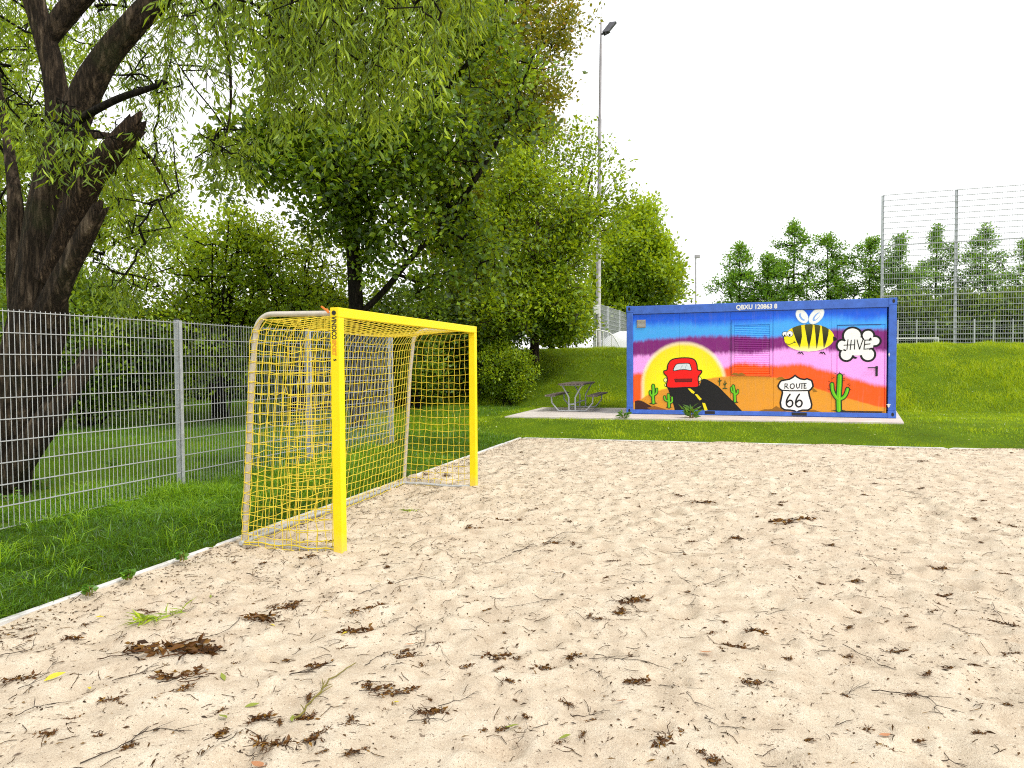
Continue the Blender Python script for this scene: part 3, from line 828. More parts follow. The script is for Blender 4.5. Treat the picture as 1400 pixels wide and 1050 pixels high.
# --- walls and roof
mb = MB(); mb.box(0.05, CW - 0.05, 0.06, CD - 0.05, CH - 0.06, CH - 0.004); mb.build('roof', M['blue'], cont)
def corr(p, q, name):
    """corrugated side sheet between two plan points"""
    mb = MB(); p, q = np.array(p), np.array(q); L = np.linalg.norm(q - p); d = (q - p) / L; n = np.array([d[1], -d[0]])
    k = int(L / 0.14); prof = []
    for i in range(k):
        for f_, o in ((0.0, 0.0), (0.35, 0.0), (0.5, 0.03), (0.85, 0.03)): prof.append((p + d * L * (i + f_) / k - n * o))
    prof.append(q)
    v = [(*c_, z) for z in (0.11, CH - 0.19) for c_ in prof]; m_ = len(prof)
    mb.add(v, [(i, i + 1, m_ + i + 1, m_ + i) for i in range(m_ - 1)])
    return mb.build(name, M['blue'], cont)
corr((0.04, CD - 0.16), (0.04, 0.16), 'side_wall'); corr((CW - 0.04, 0.16), (CW - 0.04, CD - 0.16), 'side_wall'); corr((CW - 0.16, CD - 0.04), (0.16, CD - 0.04), 'rear_wall')

def mural_panel(x0, x1, z0, z1, y=PY, name='front_wall', parent=None, n=1):
    mb = MB(); mb.box(x0, x1, y, y + 0.02, z0, z1); return mb.build(name, M['mural'], parent or cont)
du0, du1 = wb(607, 600)[0], wb(984, 600)[0]     # door
dz1 = wb(700, 262)[1]
seams = [PX0 - 0.006, wa(458, 500)[0], wa(866, 500)[0], wb(100, 500)[0], wb(562, 500)[0], du0 - 0.012]
for i, (a_, b_) in enumerate(zip(seams[:-1], seams[1:])):
    mural_panel(a_ + 0.0022, b_ - 0.0022, PZ0 - 0.005, PZ1 + 0.004)
mural_panel(du0 - 0.010, du1 + 0.010, dz1 + 0.012, PZ1 + 0.004)
mural_panel(du1 + 0.010, PX1 + 0.006, PZ0 - 0.005, PZ1 + 0.0035)
mb = MB(); mb.box(PX0, PX1, PY + 0.0205, PY + 0.03, PZ0 - 0.004, PZ1 + 0.003); mb.build('seam_backing', M['mural'], cont)
# dark strip, painted shade of the gap at the top of the recessed wall
mb = MB(); mb.box(PX0 - 0.004, PX1, 0.024, PY - 0.001, PZ1 - 0.006, PZ1 + 0.008); mb.build('rail_gap_shade', M['blue_dark'], cont)
# --- door
door = mural_panel(du0 + 0.004, du1 - 0.004, PZ0 + 0.04, dz1 - 0.004, PY - 0.004, 'door')
mb = MB(); mb.box(du0 + 0.05, du1 - 0.04, PY - 0.012, PY - 0.004, PZ0 + 0.006, PZ0 + 0.03); mb.build('door_gap_dark', M['black'], door)  # black strip standing in for the dark of the gap under the door
hu, hv = wb(921, 625)
mb = MB(); mb.box(hu - 0.024, hu + 0.024, PY - 0.018, PY - 0.005, hv - 0.12, hv + 0.11, 0.006); mb.box(hu - 0.19, hu + 0.02, PY - 0.062, PY - 0.042, hv + 0.062, hv + 0.085, 0.006); mb.tube([(hu, PY - 0.012, hv + 0.074), (hu, PY - 0.06, hv + 0.074)], 0.012, 10)
mb.build('handle', M['black'], door)
mb = MB(); mb.box(wb(610, 266)[0], wb(955, 266)[0], PY - 0.012, PY - 0.001, dz1 + 0.0, dz1 + 0.014); mb.build('drip_rail', M['blue_dark'], door)
# --- roller shutter over the window
s0, s1 = wa(878, 400)[0], wb(90, 400)[0]; sz0, sz1 = wb(60, 664)[1], wb(60, 212)[1]
mb = MB()
k = 27; zt = sz1 - 0.13; zb = sz0 + 0.05
for i in range(k):
    z0 = zb + (zt - zb) * i / k; z1 = zb + (zt - zb) * (i + 1) / k
    yb, yf = PY - 0.006, PY - 0.019
    mb.add([(s0 + 0.06, yb, z0), (s1 - 0.06, yb, z0), (s1 - 0.06, yf, z0 + (z1 - z0) * 0.25), (s0 + 0.06, yf, z0 + (z1 - z0) * 0.25), (s0 + 0.06, yf + 0.004, z1 - 0.006), (s1 - 0.06, yf + 0.004, z1 - 0.006), (s0 + 0.06, yb, z1), (s1 - 0.06, yb, z1)],
           [(0, 1, 2, 3), (3, 2, 5, 4), (4, 5, 7, 6)])
shut = mb.build('roller_shutter', M['mural'], cont)
mb = MB()
mb.box(s0, s0 + 0.055, PY - 0.026, PY - 0.002, sz0, sz1); mb.box(s1 - 0.055, s1, PY - 0.026, PY - 0.002, sz0, sz1); mb.box(s0 + 0.056, s1 - 0.056, PY - 0.028, PY - 0.002, zt + 0.002, sz1); mb.box(s0 + 0.056, s1 - 0.056, PY - 0.024, PY - 0.002, sz0, zb - 0.002)
mb.build('shutter_frame', M['mural'], shut)
mb = MB()
e = 0.004
for (a0, a1, b0, b1) in ((s0 - e, s0, sz0 - e, sz1 + e), (s1, s1 + e, sz0 - e, sz1 + e), (s0, s1, sz0 - e, sz0), (s0, s1, sz1, sz1 + e)): mb.box(a0, a1, PY - 0.014, PY - 0.001, b0, b1)
mb.build('frame_joint', M['blue_dark'], shut)
# --- small vent top left
vu, vv = wa(155, 250)
mb = MB(); mb.box(vu - 0.11, vu + 0.11, PY - 0.02, PY - 0.001, vv - 0.10, vv + 0.10, 0.006)
vent = mb.build('vent', M['grille'], cont)
mb = MB()
for i in range(6): mb.box(vu - 0.09, vu + 0.09, PY - 0.024, PY - 0.0205, vv - 0.085 + i * 0.03, vv - 0.070 + i * 0.03)
mb.build('slats', M['steel_dull'], vent)

# --- painted figures: thin paint layers on the wall
class Paint:
    def __init__(self, y0): self.mb = MB(); self.y = y0; self.k = 0
    def lay(self): self.k += 1; return self.y - 0.00012 * self.k
    def fill(self, pts, c):
        y = self.lay(); pts = [(u, y, v) for u, v in pts]
        area = sum(p[0] * q[2] - q[0] * p[2] for p, q in zip(pts, pts[1:] + pts[:1]))
        self.mb.poly(pts if area > 0 else pts[::-1], c)
    def disc(self, cu, cv, ru, rv, c, rot=0.0, n=36):
        p = []
        for q in np.linspace(0, 2 * math.pi, n + 1)[:-1]:
            a_, b_ = ru * math.cos(q), rv * math.sin(q)
            p.append((cu + a_ * math.cos(rot) - b_ * math.sin(rot), cv + a_ * math.sin(rot) + b_ * math.cos(rot)))
        self.fill(p, c)
    def stroke(self, pts, w, c, closed=False):
        y = self.lay(); P = [np.array(p, float) for p in pts]; n = len(P)
        if np.isscalar(w): w = [w] * n
        L, Rr = [], []
        for i in range(n):
            a_ = P[(i - 1) % n] if (closed or i > 0) else P[i]; b_ = P[(i + 1) % n] if (closed or i < n - 1) else P[i]
            d0 = unit(P[i] - a_) if np.linalg.norm(P[i] - a_) > 0 else None; d1 = unit(b_ - P[i]) if np.linalg.norm(b_ - P[i]) > 0 else None
            if d0 is None: d0 = d1
            if d1 is None: d1 = d0
            tt = unit(d0 + d1 + 1e-9); nn = np.array([-tt[1], tt[0]]); ms = min(1.6, 1 / max(0.35, float(nn.dot([-d0[1], d0[0]]))))
            L.append(P[i] + nn * w[i] / 2 * ms); Rr.append(P[i] - nn * w[i] / 2 * ms)
        v = [(p[0], y, p[1]) for p in L + Rr]
        m_ = n if closed else n - 1
        self.mb.add(v, [(n + i, n + (i + 1) % n, (i + 1) % n, i) for i in range(m_)], c)
        if not closed:
            for e_, ww in ((P[0], w[0]), (P[-1], w[-1])): self.disc(e_[0], e_[1], ww / 2, ww / 2, c, n=10)
    def build(self, name, parent, label=None):
        o = self.mb.build(name, M['paint'], parent)
        if label: o['label'] = label
        return o
def smooth(pts, k=5, closed=True):
    P = [np.array(p, float) for p in pts]; n = len(P); out = []
    for i in range(n if closed else n - 1):
        g = lambda j: P[j % n] if closed else P[min(max(j, 0), n - 1)]
        a_, b_, c_, d_ = g(i - 1), g(i), g(i + 1), g(i + 2)
        for s in range(k):
            u = s / k
            out.append(tuple(0.5 * (2 * b_ + (c_ - a_) * u + (2 * a_ - 5 * b_ + 4 * c_ - d_) * u * u + (3 * b_ - a_ - 3 * c_ + d_) * u ** 3)))
    if not closed: out.append(tuple(P[-1]))
    return out
KA = (wa(500, 600)[0] - wa(400, 600)[0]) / 100; KB = (wb(500, 600)[0] - wb(400, 600)[0]) / 100    # metres per traced unit
A = lambda pts: [wa(*p) for p in pts]
B = lambda pts: [wb(*p) for p in pts]
BLACK, WHITE = lin(14, 14, 16), lin(248, 248, 250)
Y0 = PY - 0.0006
# hills and ground
for k_, (pts_, c_) in enumerate((
    (A([(104, 866), (125, 860), (150, 862), (175, 872), (205, 890), (250, 915), (300, 930), (345, 942), (104, 942)]), lin(60, 26, 20)),
    (A([(200, 920), (260, 905), (330, 925), (380, 945), (240, 942)]), lin(140, 84, 24)),
    (A([(1085, 952), (1110, 940), (1140, 930), (1160, 930), (1172, 952)]), lin(150, 98, 20)),
    (B([(0, 957), (30, 940), (60, 932), (90, 928), (122, 905), (150, 922), (190, 945), (240, 962)]), lin(140, 92, 18)),
    (B([(350, 960), (385, 938), (425, 935), (460, 948), (510, 962)]), lin(146, 96, 18)),
    (B([(118, 692), (140, 676), (168, 671), (192, 690), (160, 697)]), lin(150, 104, 20)),
    (B([(405, 772), (420, 764), (452, 790), (420, 795)]), lin(150, 104, 20)))):
    p = Paint(Y0 - 0.0003 * k_); p.fill(pts_, c_); p.build('painted_hill', cont)
p = Paint(PY - 0.0292)
p.fill(A([(872, 656), (890, 640), (912, 640), (930, 648), (950, 638), (972, 648), (992, 660), (930, 664)]), lin(146, 98, 20))
p.build('painted_mound', shut)
# road
p = Paint(Y0 - 0.002)
p.fill(A([(362, 756), (500, 758), (610, 754), (624, 730), (634, 696), (650, 688), (676, 692), (720, 716), (770, 750), (830, 812), (880, 862), (930, 915), (966, 953), (424, 945), (412, 900), (398, 850)]), BLACK)
for q in ([(525, 765), (546, 766), (582, 795), (573, 808), (555, 800)], [(582, 812), (600, 810), (637, 850), (622, 861), (610, 850)], [(640, 880), (663, 882), (684, 938), (660, 944)]): p.fill(A(q), lin(250, 214, 20))
p.build('painted_road', cont)
# plain red car seen from the front
p = Paint(Y0 - 0.006)
body = smooth(A([(362, 612), (366, 580), (382, 550), (408, 532), (450, 524), (505, 521), (550, 525), (582, 540), (598, 575), (604, 616), (634, 622), (634, 640), (612, 668), (608, 700), (607, 752), (500, 757), (366, 758), (363, 700), (358, 668), (338, 648), (335, 626), (352, 622)]), 4)
for cx, cy, r_ in ((348, 698, 16), (352, 738, 12), (618, 690, 17), (614, 736, 11)):
    u, v = wa(cx, cy); p.disc(u, v, r_ * KA, r_ * KA * 1.2, BLACK); p.disc(u, v, (r_ - 4) * KA, (r_ - 4) * KA * 1.2, lin(246, 230, 150))
p.fill(body, lin(238, 12, 8)); p.stroke(body, 9 * KA, BLACK, True)
ws = smooth(A([(412, 624), (420, 592), (440, 570), (490, 565), (535, 566), (548, 586), (553, 620), (505, 615), (460, 617)]), 4)
p.fill(ws, lin(206, 216, 222)); p.stroke(ws, 6 * KA, BLACK, True)
p.stroke(A([(470, 606), (482, 580)]), 4 * KA, lin(150, 165, 175)); p.stroke(A([(505, 602), (517, 576)]), 4 * KA, lin(150, 165, 175))
p.fill(A([(420, 690), (560, 688), (556, 712), (426, 714)]), lin(120, 8, 8)); p.stroke(A([(420, 690), (560, 688), (556, 712), (426, 714)]), 4 * KA, BLACK, True)
p.build('painted_car', cont)
# cacti
def cactus(name, C, K, stem, arms, w, foot, light=lin(120, 200, 20), lwd=None):
    p = Paint(Y0 - 0.010)
    lw = lwd or w * 0.32
    for pts, ww in [(stem, w)] + [(a_, w * 0.72) for a_ in arms]:
        q = smooth(C(pts), 5, False); p.stroke(q, (ww + lw) * K, lin(12, 40, 14))
    if foot: p.fill(C(foot), lin(20, 50, 16))
    for pts, ww in [(stem, w)] + [(a_, w * 0.72) for a_ in arms]:
        q = smooth(C(pts), 5, False); p.stroke(q, ww * K * 0.82, lin(84, 178, 20))
    for pts, ww in [(stem, w)] + [(a_, w * 0.72) for a_ in arms]:
        q = [(u + ww * K * 0.12, v) for u, v in smooth(C(pts), 5, False)]; p.stroke(q, ww * K * 0.30, light)
    for i, (x, y, s_) in enumerate(spikes.get(name, ())):
        p.stroke(C([(x, y), (x + s_ * 14, y - 8)]), 4 * K, lin(12, 40, 14))
    o = p.build('painted_cactus', cont)
    return o
spikes = {'big': ((548, 712, -1), (555, 750, -1), (585, 680, -1), (600, 650, -1), (625, 640, 0), (650, 660, 1), (655, 705, 1), (700, 745, 1), (705, 780, 1), (690, 735, 1), (545, 775, -1), (655, 690, 1), (575, 690, -1))}
cactus('a', A, KA, [(250, 742), (252, 790), (248, 830), (252, 880)], [[(226, 790), (228, 812), (246, 828)], [(278, 770), (276, 800), (256, 816)]], 24, [(214, 886), (250, 872), (286, 884), (250, 892)])
cactus('b', A, KA, [(372, 815), (374, 860), (376, 912)], [[(340, 830), (346, 856), (370, 866)], [(400, 836), (400, 870), (380, 880)]], 22, [(350, 916), (376, 906), (402, 916), (376, 922)])
cactus('c', A, KA, [(888, 745), (898, 800), (902, 868)], [[(872, 760), (878, 790), (894, 800)], [(924, 780), (922, 800), (904, 815)]], 20, [(880, 862), (905, 858), (930, 880), (900, 880)])
cactus('big', B, KB, [(628, 665), (626, 740), (622, 800), (620, 870), (622, 938)], [[(566, 730), (570, 775), (585, 815), (612, 850)], [(690, 770), (680, 805), (660, 835), (630, 850)]], 40, [(560, 942), (600, 938), (622, 925), (655, 938), (680, 944), (620, 952)], lwd=10)
p = Paint(Y0 - 0.010)
for pts in ([(778, 686), (780, 740)], [(766, 705), (779, 712), (792, 700)], [(822, 706), (822, 764)], [(808, 728), (822, 738), (834, 722)], [(806, 766), (838, 766)]):
    p.stroke(A(pts), 7 * KA, lin(28, 70, 30))
p.build('painted_cactus', cont, 'two tiny dark cacti on the painted hill')
# route shield
p = Paint(Y0 - 0.006)
sh = B([(272, 661), (285, 672), (312, 688), (345, 694), (368, 688), (384, 694), (404, 702), (412, 728), (416, 748), (398, 772), (380, 786), (386, 825), (398, 862), (405, 895), (400, 922), (375, 938), (330, 938), (302, 946), (287, 957), (268, 944), (232, 938), (190, 936), (162, 918), (155, 880), (164, 838), (172, 800), (168, 782), (146, 766), (136, 746), (150, 716), (162, 704), (196, 697), (226, 692), (252, 678)])
p.fill(sh, WHITE); p.stroke(sh, 14 * KB, BLACK, True)
p.stroke(B([(170, 780), (230, 784), (300, 784), (380, 782)]), 11 * KB, BLACK)
lw = 7.5 * KB
for pts in ([(192, 728), (190, 766)], [(192, 728), (210, 730), (208, 746), (192, 748)], [(198, 748), (218, 766)],
            [(284, 728), (283, 752), (292, 764), (304, 758), (308, 728)],
            [(316, 728), (338, 726)], [(327, 728), (326, 766)], [(346, 726), (344, 764)], [(346, 727), (360, 726)], [(345, 745), (357, 744)], [(344, 764), (362, 762)]):
    p.stroke(B(pts), lw, BLACK)
p.stroke(smooth(B([(250, 728), (236, 736), (234, 754), (246, 766), (262, 760), (266, 742), (260, 730)]), 4), lw, BLACK, True)
for dx in (0, 74):
    p.stroke(smooth(B([(232 + dx, 812), (214 + dx, 840), (204 + dx, 872), (208 + dx, 900), (226 + dx, 912), (246 + dx, 904), (254 + dx, 882), (246 + dx, 864), (228 + dx, 860), (210 + dx, 876)]), 5, False), 13 * KB, BLACK)
p.build('painted_road_shield', cont)
# bee
p = Paint(Y0 - 0.006)
for (cx, cy, rx, ry, rot) in ((325, 190, 40, 62, 0.55), (440, 188, 44, 74, -0.65)):
    u, v = wb(cx, cy); p.disc(u, v, rx * KB * 1.12, ry * KB * 1.10, lin(190, 215, 245), rot); p.disc(u, v, rx * KB, ry * KB, WHITE, rot); p.disc(u, v - 0.02, rx * KB * 0.45, ry * KB * 0.6, lin(126, 166, 226), rot); p.disc(u + 0.02, v - 0.01, rx * KB * 0.26, ry * KB * 0.46, WHITE, rot)
bu, bv = wb(380, 362); ru_, rv_ = 201 * KB, 119 * KB
def bee_yellow(q):
    d = (q[2] - bv) / rv_; k_ = min(1, max(0, (-d - 0.55) / 0.4)); e_ = min(1, max(0, (d - 0.3) / 0.7))
    y_ = np.array(lin(250, 222, 8)) * (1 - 0.25 * e_); return tuple(y_ * (1 - k_) + np.array(lin(252, 246, 190)) * k_)
def bee_black(q):
    d = (q[2] - bv) / rv_; k_ = min(1, max(0, (d + 0.15) / 1.0)) ; j_ = min(1, max(0, (-d - 0.35) / 0.5))
    b_ = np.array(lin(18, 18, 6)) * (1 - k_) + np.array(lin(72, 74, 10)) * k_
    return tuple(b_ * (1 - j_) + np.array(lin(150, 140, 60)) * j_)
def ell_rows(x_of, n=26, v0=-0.985, v1=0.985):
    """vertical strips of the body clipped to the ellipse, in rows so that colour can run"""
    y = p.lay(); vs, fs = [], []
    for i in range(n + 1):
        d = v0 + (v1 - v0) * i / n; half = math.sqrt(max(0, 1 - d * d)) * ru_
        l_, r_ = x_of(d); l_ = min(max(l_, bu - half), bu + half); r_ = min(max(r_, bu - half), bu + half)
        vs += [(l_, y, bv + d * rv_), (r_, y, bv + d * rv_)]
    return vs, [(2 * i, 2 * i + 1, 2 * i + 3, 2 * i + 2) for i in range(n)]
vs, fs = ell_rows(lambda d: (bu - 9, bu + 9), 40, -1, 1); p.mb.add(vs, fs, bee_yellow)
def stripe(top, bot):
    f_ = [(bv - wb(x[2], x[1])[1]) for x in ()]
    tv = [(wb(a_, y_), wb(b_, y_)) for a_, b_, y_ in top]
    ys = [q[0][1] for q in tv]; l_ = [q[0][0] for q in tv]; r_ = [q[1][0] for q in tv]
    o = np.argsort(ys); ys, l_, r_ = np.array(ys)[o], np.array(l_)[o], np.array(r_)[o]
    d0, d1 = (ys[0] - bv) / rv_, (ys[-1] - bv) / rv_
    vs, fs = ell_rows(lambda d: (float(np.interp(bv + d * rv_, ys, l_)), float(np.interp(bv + d * rv_, ys, r_))), 26, max(-0.99, d0), min(0.992, d1))
    p.mb.add(vs, fs, bee_black)
stripe([(256, 318, 243), (246, 320, 270), (250, 322, 300), (268, 326, 350), (284, 318, 395), (300, 312, 425), (310, 312, 440)], 0)
stripe([(345, 412, 243), (348, 410, 280), (358, 404, 330), (366, 396, 380), (374, 388, 420), (378, 384, 448)], 0)
stripe([(424, 474, 243), (426, 470, 280), (432, 464, 330), (436, 456, 380), (438, 450, 420), (440, 444, 446)], 0)
stripe([(482, 536, 258), (486, 538, 300), (490, 534, 340), (494, 524, 380), (496, 512, 420), (498, 504, 440)], 0)
p.fill(B([(572, 350), (590, 356), (606, 372), (596, 382), (574, 386)]), BLACK)
for ex_, ey_, r_, pr in ((190, 332, 20, 7), (229, 330, 24, 8)):
    u, v = wb(ex_, ey_); p.disc(u, v, (r_ + 4) * KB, (r_ + 4) * KB, BLACK); p.disc(u, v, r_ * KB, r_ * KB, WHITE)
    u, v = wb(ex_ - 2, ey_ + 10); p.disc(u, v, pr * KB, pr * KB * 1.2, BLACK)
p.stroke(smooth(B([(200, 408), (220, 414), (244, 408), (264, 396), (276, 398)]), 4, False), 5 * KB, BLACK); p.stroke(B([(262, 386), (268, 402)]), 5 * KB, BLACK); p.stroke(B([(182, 352), (180, 372), (188, 380)]), 4 * KB, BLACK)
for lx in (300, 474):
    p.stroke(smooth(B([(lx - 6, 484), (lx + 6, 476), (lx + 12, 486), (lx + 22, 476), (lx + 30, 484), (lx + 36, 494)]), 3, False), 8 * KB, BLACK)
p.build('painted_bee', cont)
# cloud with the word
p = Paint(Y0 - 0.006)
lobes = ((726, 345, 72, 70), (850, 345, 48, 50), (905, 388, 44, 42), (852, 494, 54, 56), (680, 494, 52, 56), (644, 422, 40, 48))
for k_, (cx, cy, rx, ry) in enumerate(lobes): u, v = wb(cx, cy); p.disc(u, v, (rx + 9) * KB, (ry + 9) * KB, BLACK)
for k_, (cx, cy, rx, ry) in enumerate(lobes): u, v = wb(cx, cy); p.disc(u, v, (rx - 8) * KB, (ry - 8) * KB, WHITE)
u, v = wb(765, 430); p.disc(u, v, 115 * KB, 78 * KB, WHITE)
p.fill(B([(650, 400), (700, 370), (860, 370), (900, 400), (890, 440), (850, 480), (700, 480), (650, 440)]), WHITE)
p.fill(B([(715, 522), (742, 508), (770, 520), (752, 530), (738, 526)]), BLACK)
for pts in ([(800, 335), (806, 360), (816, 374)], [(862, 380), (872, 366)], [(866, 452), (876, 446), (892, 446)], [(672, 462), (660, 458)]): p.stroke(B(pts), 13 * KB, BLACK)
for pts in ([(692, 376), (684, 456)], [(718, 380), (710, 456)], [(660, 420), (738, 417)], [(746, 376), (744, 452)], [(764, 378), (784, 452)], [(784, 452), (812, 374)], [(826, 380), (820, 452)], [(824, 380), (880, 378)], [(823, 414), (868, 410)], [(820, 452), (866, 448)]):
    p.stroke(B(pts), 7.5 * KB, BLACK)
p.build('painted_cloud', cont)

# ------------------------------------------------------------------ picnic table
axd = np.array([0.262, 0.965]); 
tbl = thing('picnic_table', 'picnic table with two attached benches and grey steel legs on the slab', 'picnic table', (1.60, 18.30, 0.302), math.atan2(axd[1], axd[0]) - math.pi / 2)
mb = MB()
for i in range(5): mb.box(-0.335 + i * 0.136, -0.335 + i * 0.136 + 0.126, -0.22, 1.98, 0.715, 0.755, 0.006)
mb.build('tabletop', M['wood'], tbl)
for s in (-1, 1):
    mb = MB()
    for i in range(2):
        x = s * 0.57 - 0.13 + i * 0.136; mb.box(x, x + 0.126, -0.22, 1.98, 0.415, 0.452, 0.006)
    mb.build('bench_seat', M['wood'], tbl)
for y in (0.0, 1.76):
    mb = MB(); r = 0.021
    mb.tube([(-0.36, y, 0.024), (0.36, y, 0.024)], r, 8)
    for s in (-1, 1):
        mb.tube([(s * 0.085, y, 0.04), (s * 0.085, y, 0.38), (s * 0.12, y, 0.45), (s * 0.26, y, 0.70), (s * 0.31, y, 0.708)], r, 8)
        mb.tube([(s * 0.36, y, 0.024), (s * 0.40, y, 0.06), (s * 0.55, y, 0.24), (s * 0.56, y, 0.40)], r, 8)
        mb.bar((s * 0.45, y, 0.407), (s * 0.69, y, 0.407), 0.04, 0.014)
    mb.tube([(-0.085, y, 0.20), (0.085, y, 0.20)], r * 0.8, 8); mb.bar((-0.32, y, 0.705), (0.32, y, 0.705), 0.04, 0.018)
    mb.build('leg_frame', M['steel_dull'], tbl)
mb = MB(); mb.tube([(0, 0.0, 0.20), (0, 1.76, 0.20)], 0.018, 8); mb.build('stretcher', M['steel_dull'], tbl)

# ------------------------------------------------------------------ trees and shrubs
def seg_tubes(P0, P1, R0, R1, n=5):
    P0, P1 = np.asarray(P0, float), np.asarray(P1, float); k = len(P0)
    d = unit(P1 - P0); ref = np.where(np.abs(d[:, 2:3]) < 0.9, np.array([[0, 0, 1.0]]), np.array([[1.0, 0, 0]]))
    s = unit(np.cross(d, ref)); t_ = np.cross(d, s)
    a_ = np.arange(n) * 2 * math.pi / n
    ring = s[:, None, :] * np.cos(a_)[None, :, None] + t_[:, None, :] * np.sin(a_)[None, :, None]
    V = np.concatenate([P0[:, None] + ring * np.asarray(R0)[:, None, None], P1[:, None] + ring * np.asarray(R1)[:, None, None]], 1).reshape(-1, 3)
    j = np.arange(n); f = np.stack([j, (j + 1) % n, n + (j + 1) % n, n + j], 1)
    return V, (np.arange(k)[:, None, None] * 2 * n + f[None]).reshape(-1, 4)

def leaf_quads(pos, d, length, width, rg, flat=0.35):
    """pointed leaf blades: base, side, tip, side"""
    k = len(pos); d = unit(d)
    rv = rg.normal(size=(k, 3)); rv[:, 2] += flat * 3
    s = unit(np.cross(d, rv)); nn = np.cross(s, d)
    L = np.asarray(length)[:, None] if np.ndim(length) else length; W = np.asarray(width)[:, None] if np.ndim(width) else width
    mid = pos + d * L * 0.45 + nn * L * 0.05
    V = np.stack([pos, mid + s * W / 2, pos + d * L - nn * L * 0.10, mid - s * W / 2], 1).reshape(-1, 3)
    F = np.arange(4 * k).reshape(-1, 4)
    return V, F

def limb_mesh(mb, pts, rads, n=18, rough=0.10, seed=0, sub=5, jag=False):
    """thick limb with ridged bark outline"""
    P = np.array(smooth3(pts, sub)); k = len(P); rr_ = np.interp(np.linspace(0, 1, k), np.linspace(0, 1, len(rads)), rads)
    tang = unit(np.gradient(P, axis=0)); s = None; verts = []
    rg = np.random.default_rng(seed); ph = rg.uniform(0, 6.28, 4); L = np.concatenate([[0], np.cumsum(np.linalg.norm(np.diff(P, axis=0), axis=1))])
    ref = np.array([1.0, 0, 0]) if abs(tang[0][2]) > 0.8 else np.array([0, 0, 1.0]); s = unit(np.cross(tang[0], ref))
    for i in range(k):
        s = unit(s - tang[i] * s.dot(tang[i])); q = np.cross(tang[i], s)
        for j in range(n):
            a_ = 2 * math.pi * j / n
            nz = math.sin(3 * a_ + ph[0] + L[i] * 0.9) * 0.5 + math.sin(5 * a_ + ph[1] - L[i] * 1.7) * 0.35 + math.sin(9 * a_ + ph[2] + L[i] * 2.3) * 0.3 + (float(vnoise(j * 0.9, L[i] * 3, 1.0, seed)) - 0.5) * 1.2
            off = np.zeros(3)
            if jag and i == k - 1: off = tang[i] * rr_[i] * rg.uniform(-0.6, 1.4)
            verts.append(P[i] + (s * math.cos(a_) + q * math.sin(a_)) * rr_[i] * (1 + rough * nz) + off)
    mb.add(verts, [(i * n + j, i * n + (j + 1) % n, (i + 1) * n + (j + 1) % n, (i + 1) * n + j) for i in range(k - 1) for j in range(n)], smooth=True)
    c_ = len(mb.v); mb.add([P[-1] - tang[-1] * rr_[-1] * (0.3 if jag else -0.2)], [])
    b0 = c_ - n
    for j in range(n): mb.f.append([b0 + j, b0 + (j + 1) % n, c_]); mb.c.append(None); mb.s.append(False); mb.mi.append(0)
def smooth3(pts, k=5):
    P = [np.array(p, float) for p in pts]; n = len(P); out = []
    for i in range(n - 1):
        a_, b_, c_, d_ = P[max(i - 1, 0)], P[i], P[i + 1], P[min(i + 2, n - 1)]
        for s in range(k):
            u = s / k
            out.append(0.5 * (2 * b_ + (c_ - a_) * u + (2 * a_ - 5 * b_ + 4 * c_ - d_) * u * u + (3 * b_ - a_ - 3 * c_ + d_) * u ** 3))
    out.append(P[-1]); return out

def grow_branches(limbs, tips, rmin=0.006, sag=0.06, seed=0):
    """join every twig tip to the nearest wood; returns tube segments and the direction at each tip"""
    rg = np.random.default_rng(seed)
    N, PA, RB = [], [], []
    for pts, rads in limbs:
        P = np.array(smooth3(pts, 4)); rr_ = np.interp(np.linspace(0, 1, len(P)), np.linspace(0, 1, len(rads)), rads)
        for i, q in enumerate(P): PA.append(len(N) - 1 if i else -1); N.append(q); RB.append(rr_[i])
    nl = len(N); N = [*N]; arr = np.zeros((len(N) + len(tips) * 4 + 10, 3)); arr[:nl] = N; cnt = nl
    limbd = np.array([np.min(np.linalg.norm(arr[:nl] - q, axis=1)) for q in tips])
    dirs = np.zeros((len(tips), 3)); ends = {}
    low = np.zeros(len(arr)); 
    for k in np.argsort(limbd):
        q = tips[k]; dv = arr[:cnt] - q; dd = np.linalg.norm(dv, axis=1) + 0.35 * np.maximum(0, dv[:, 2])
        j = int(np.argmin(dd)); b_ = arr[j].copy(); L = np.linalg.norm(q - b_)
        n = 1 if L < 0.35 else (2 if L < 0.9 else 3); prev = j
        for i in range(1, n + 1):
            u = i / n; c_ = b_ + (q - b_) * u
            if i < n: c_ = c_ + rg.normal(0, 0.06 * L, 3) + np.array([0, 0, sag * L])
            arr[cnt] = c_; PA.append(prev); prev = cnt; cnt += 1
        dirs[k] = unit(q - b_ + 1e-6); ends[prev] = k
    cntb = np.zeros(cnt)
    for e_ in ends:
        cntb[e_] += 1
    for i in range(cnt - 1, nl - 1, -1): 
        if PA[i] >= 0: cntb[PA[i]] += cntb[i]
    r = rmin * np.sqrt(np.maximum(1, cntb)) ** 0.9
    i = np.arange(nl, cnt); pa = np.array(PA)[i]
    r0 = np.minimum(r[pa], r[i] * 1.5); 
    lim = np.array([RB[q] * 0.7 if q < nl else 9 for q in pa]); r0 = np.minimum(r0, lim)
    return arr[pa], arr[i], r0, np.minimum(r[i], r0), dirs

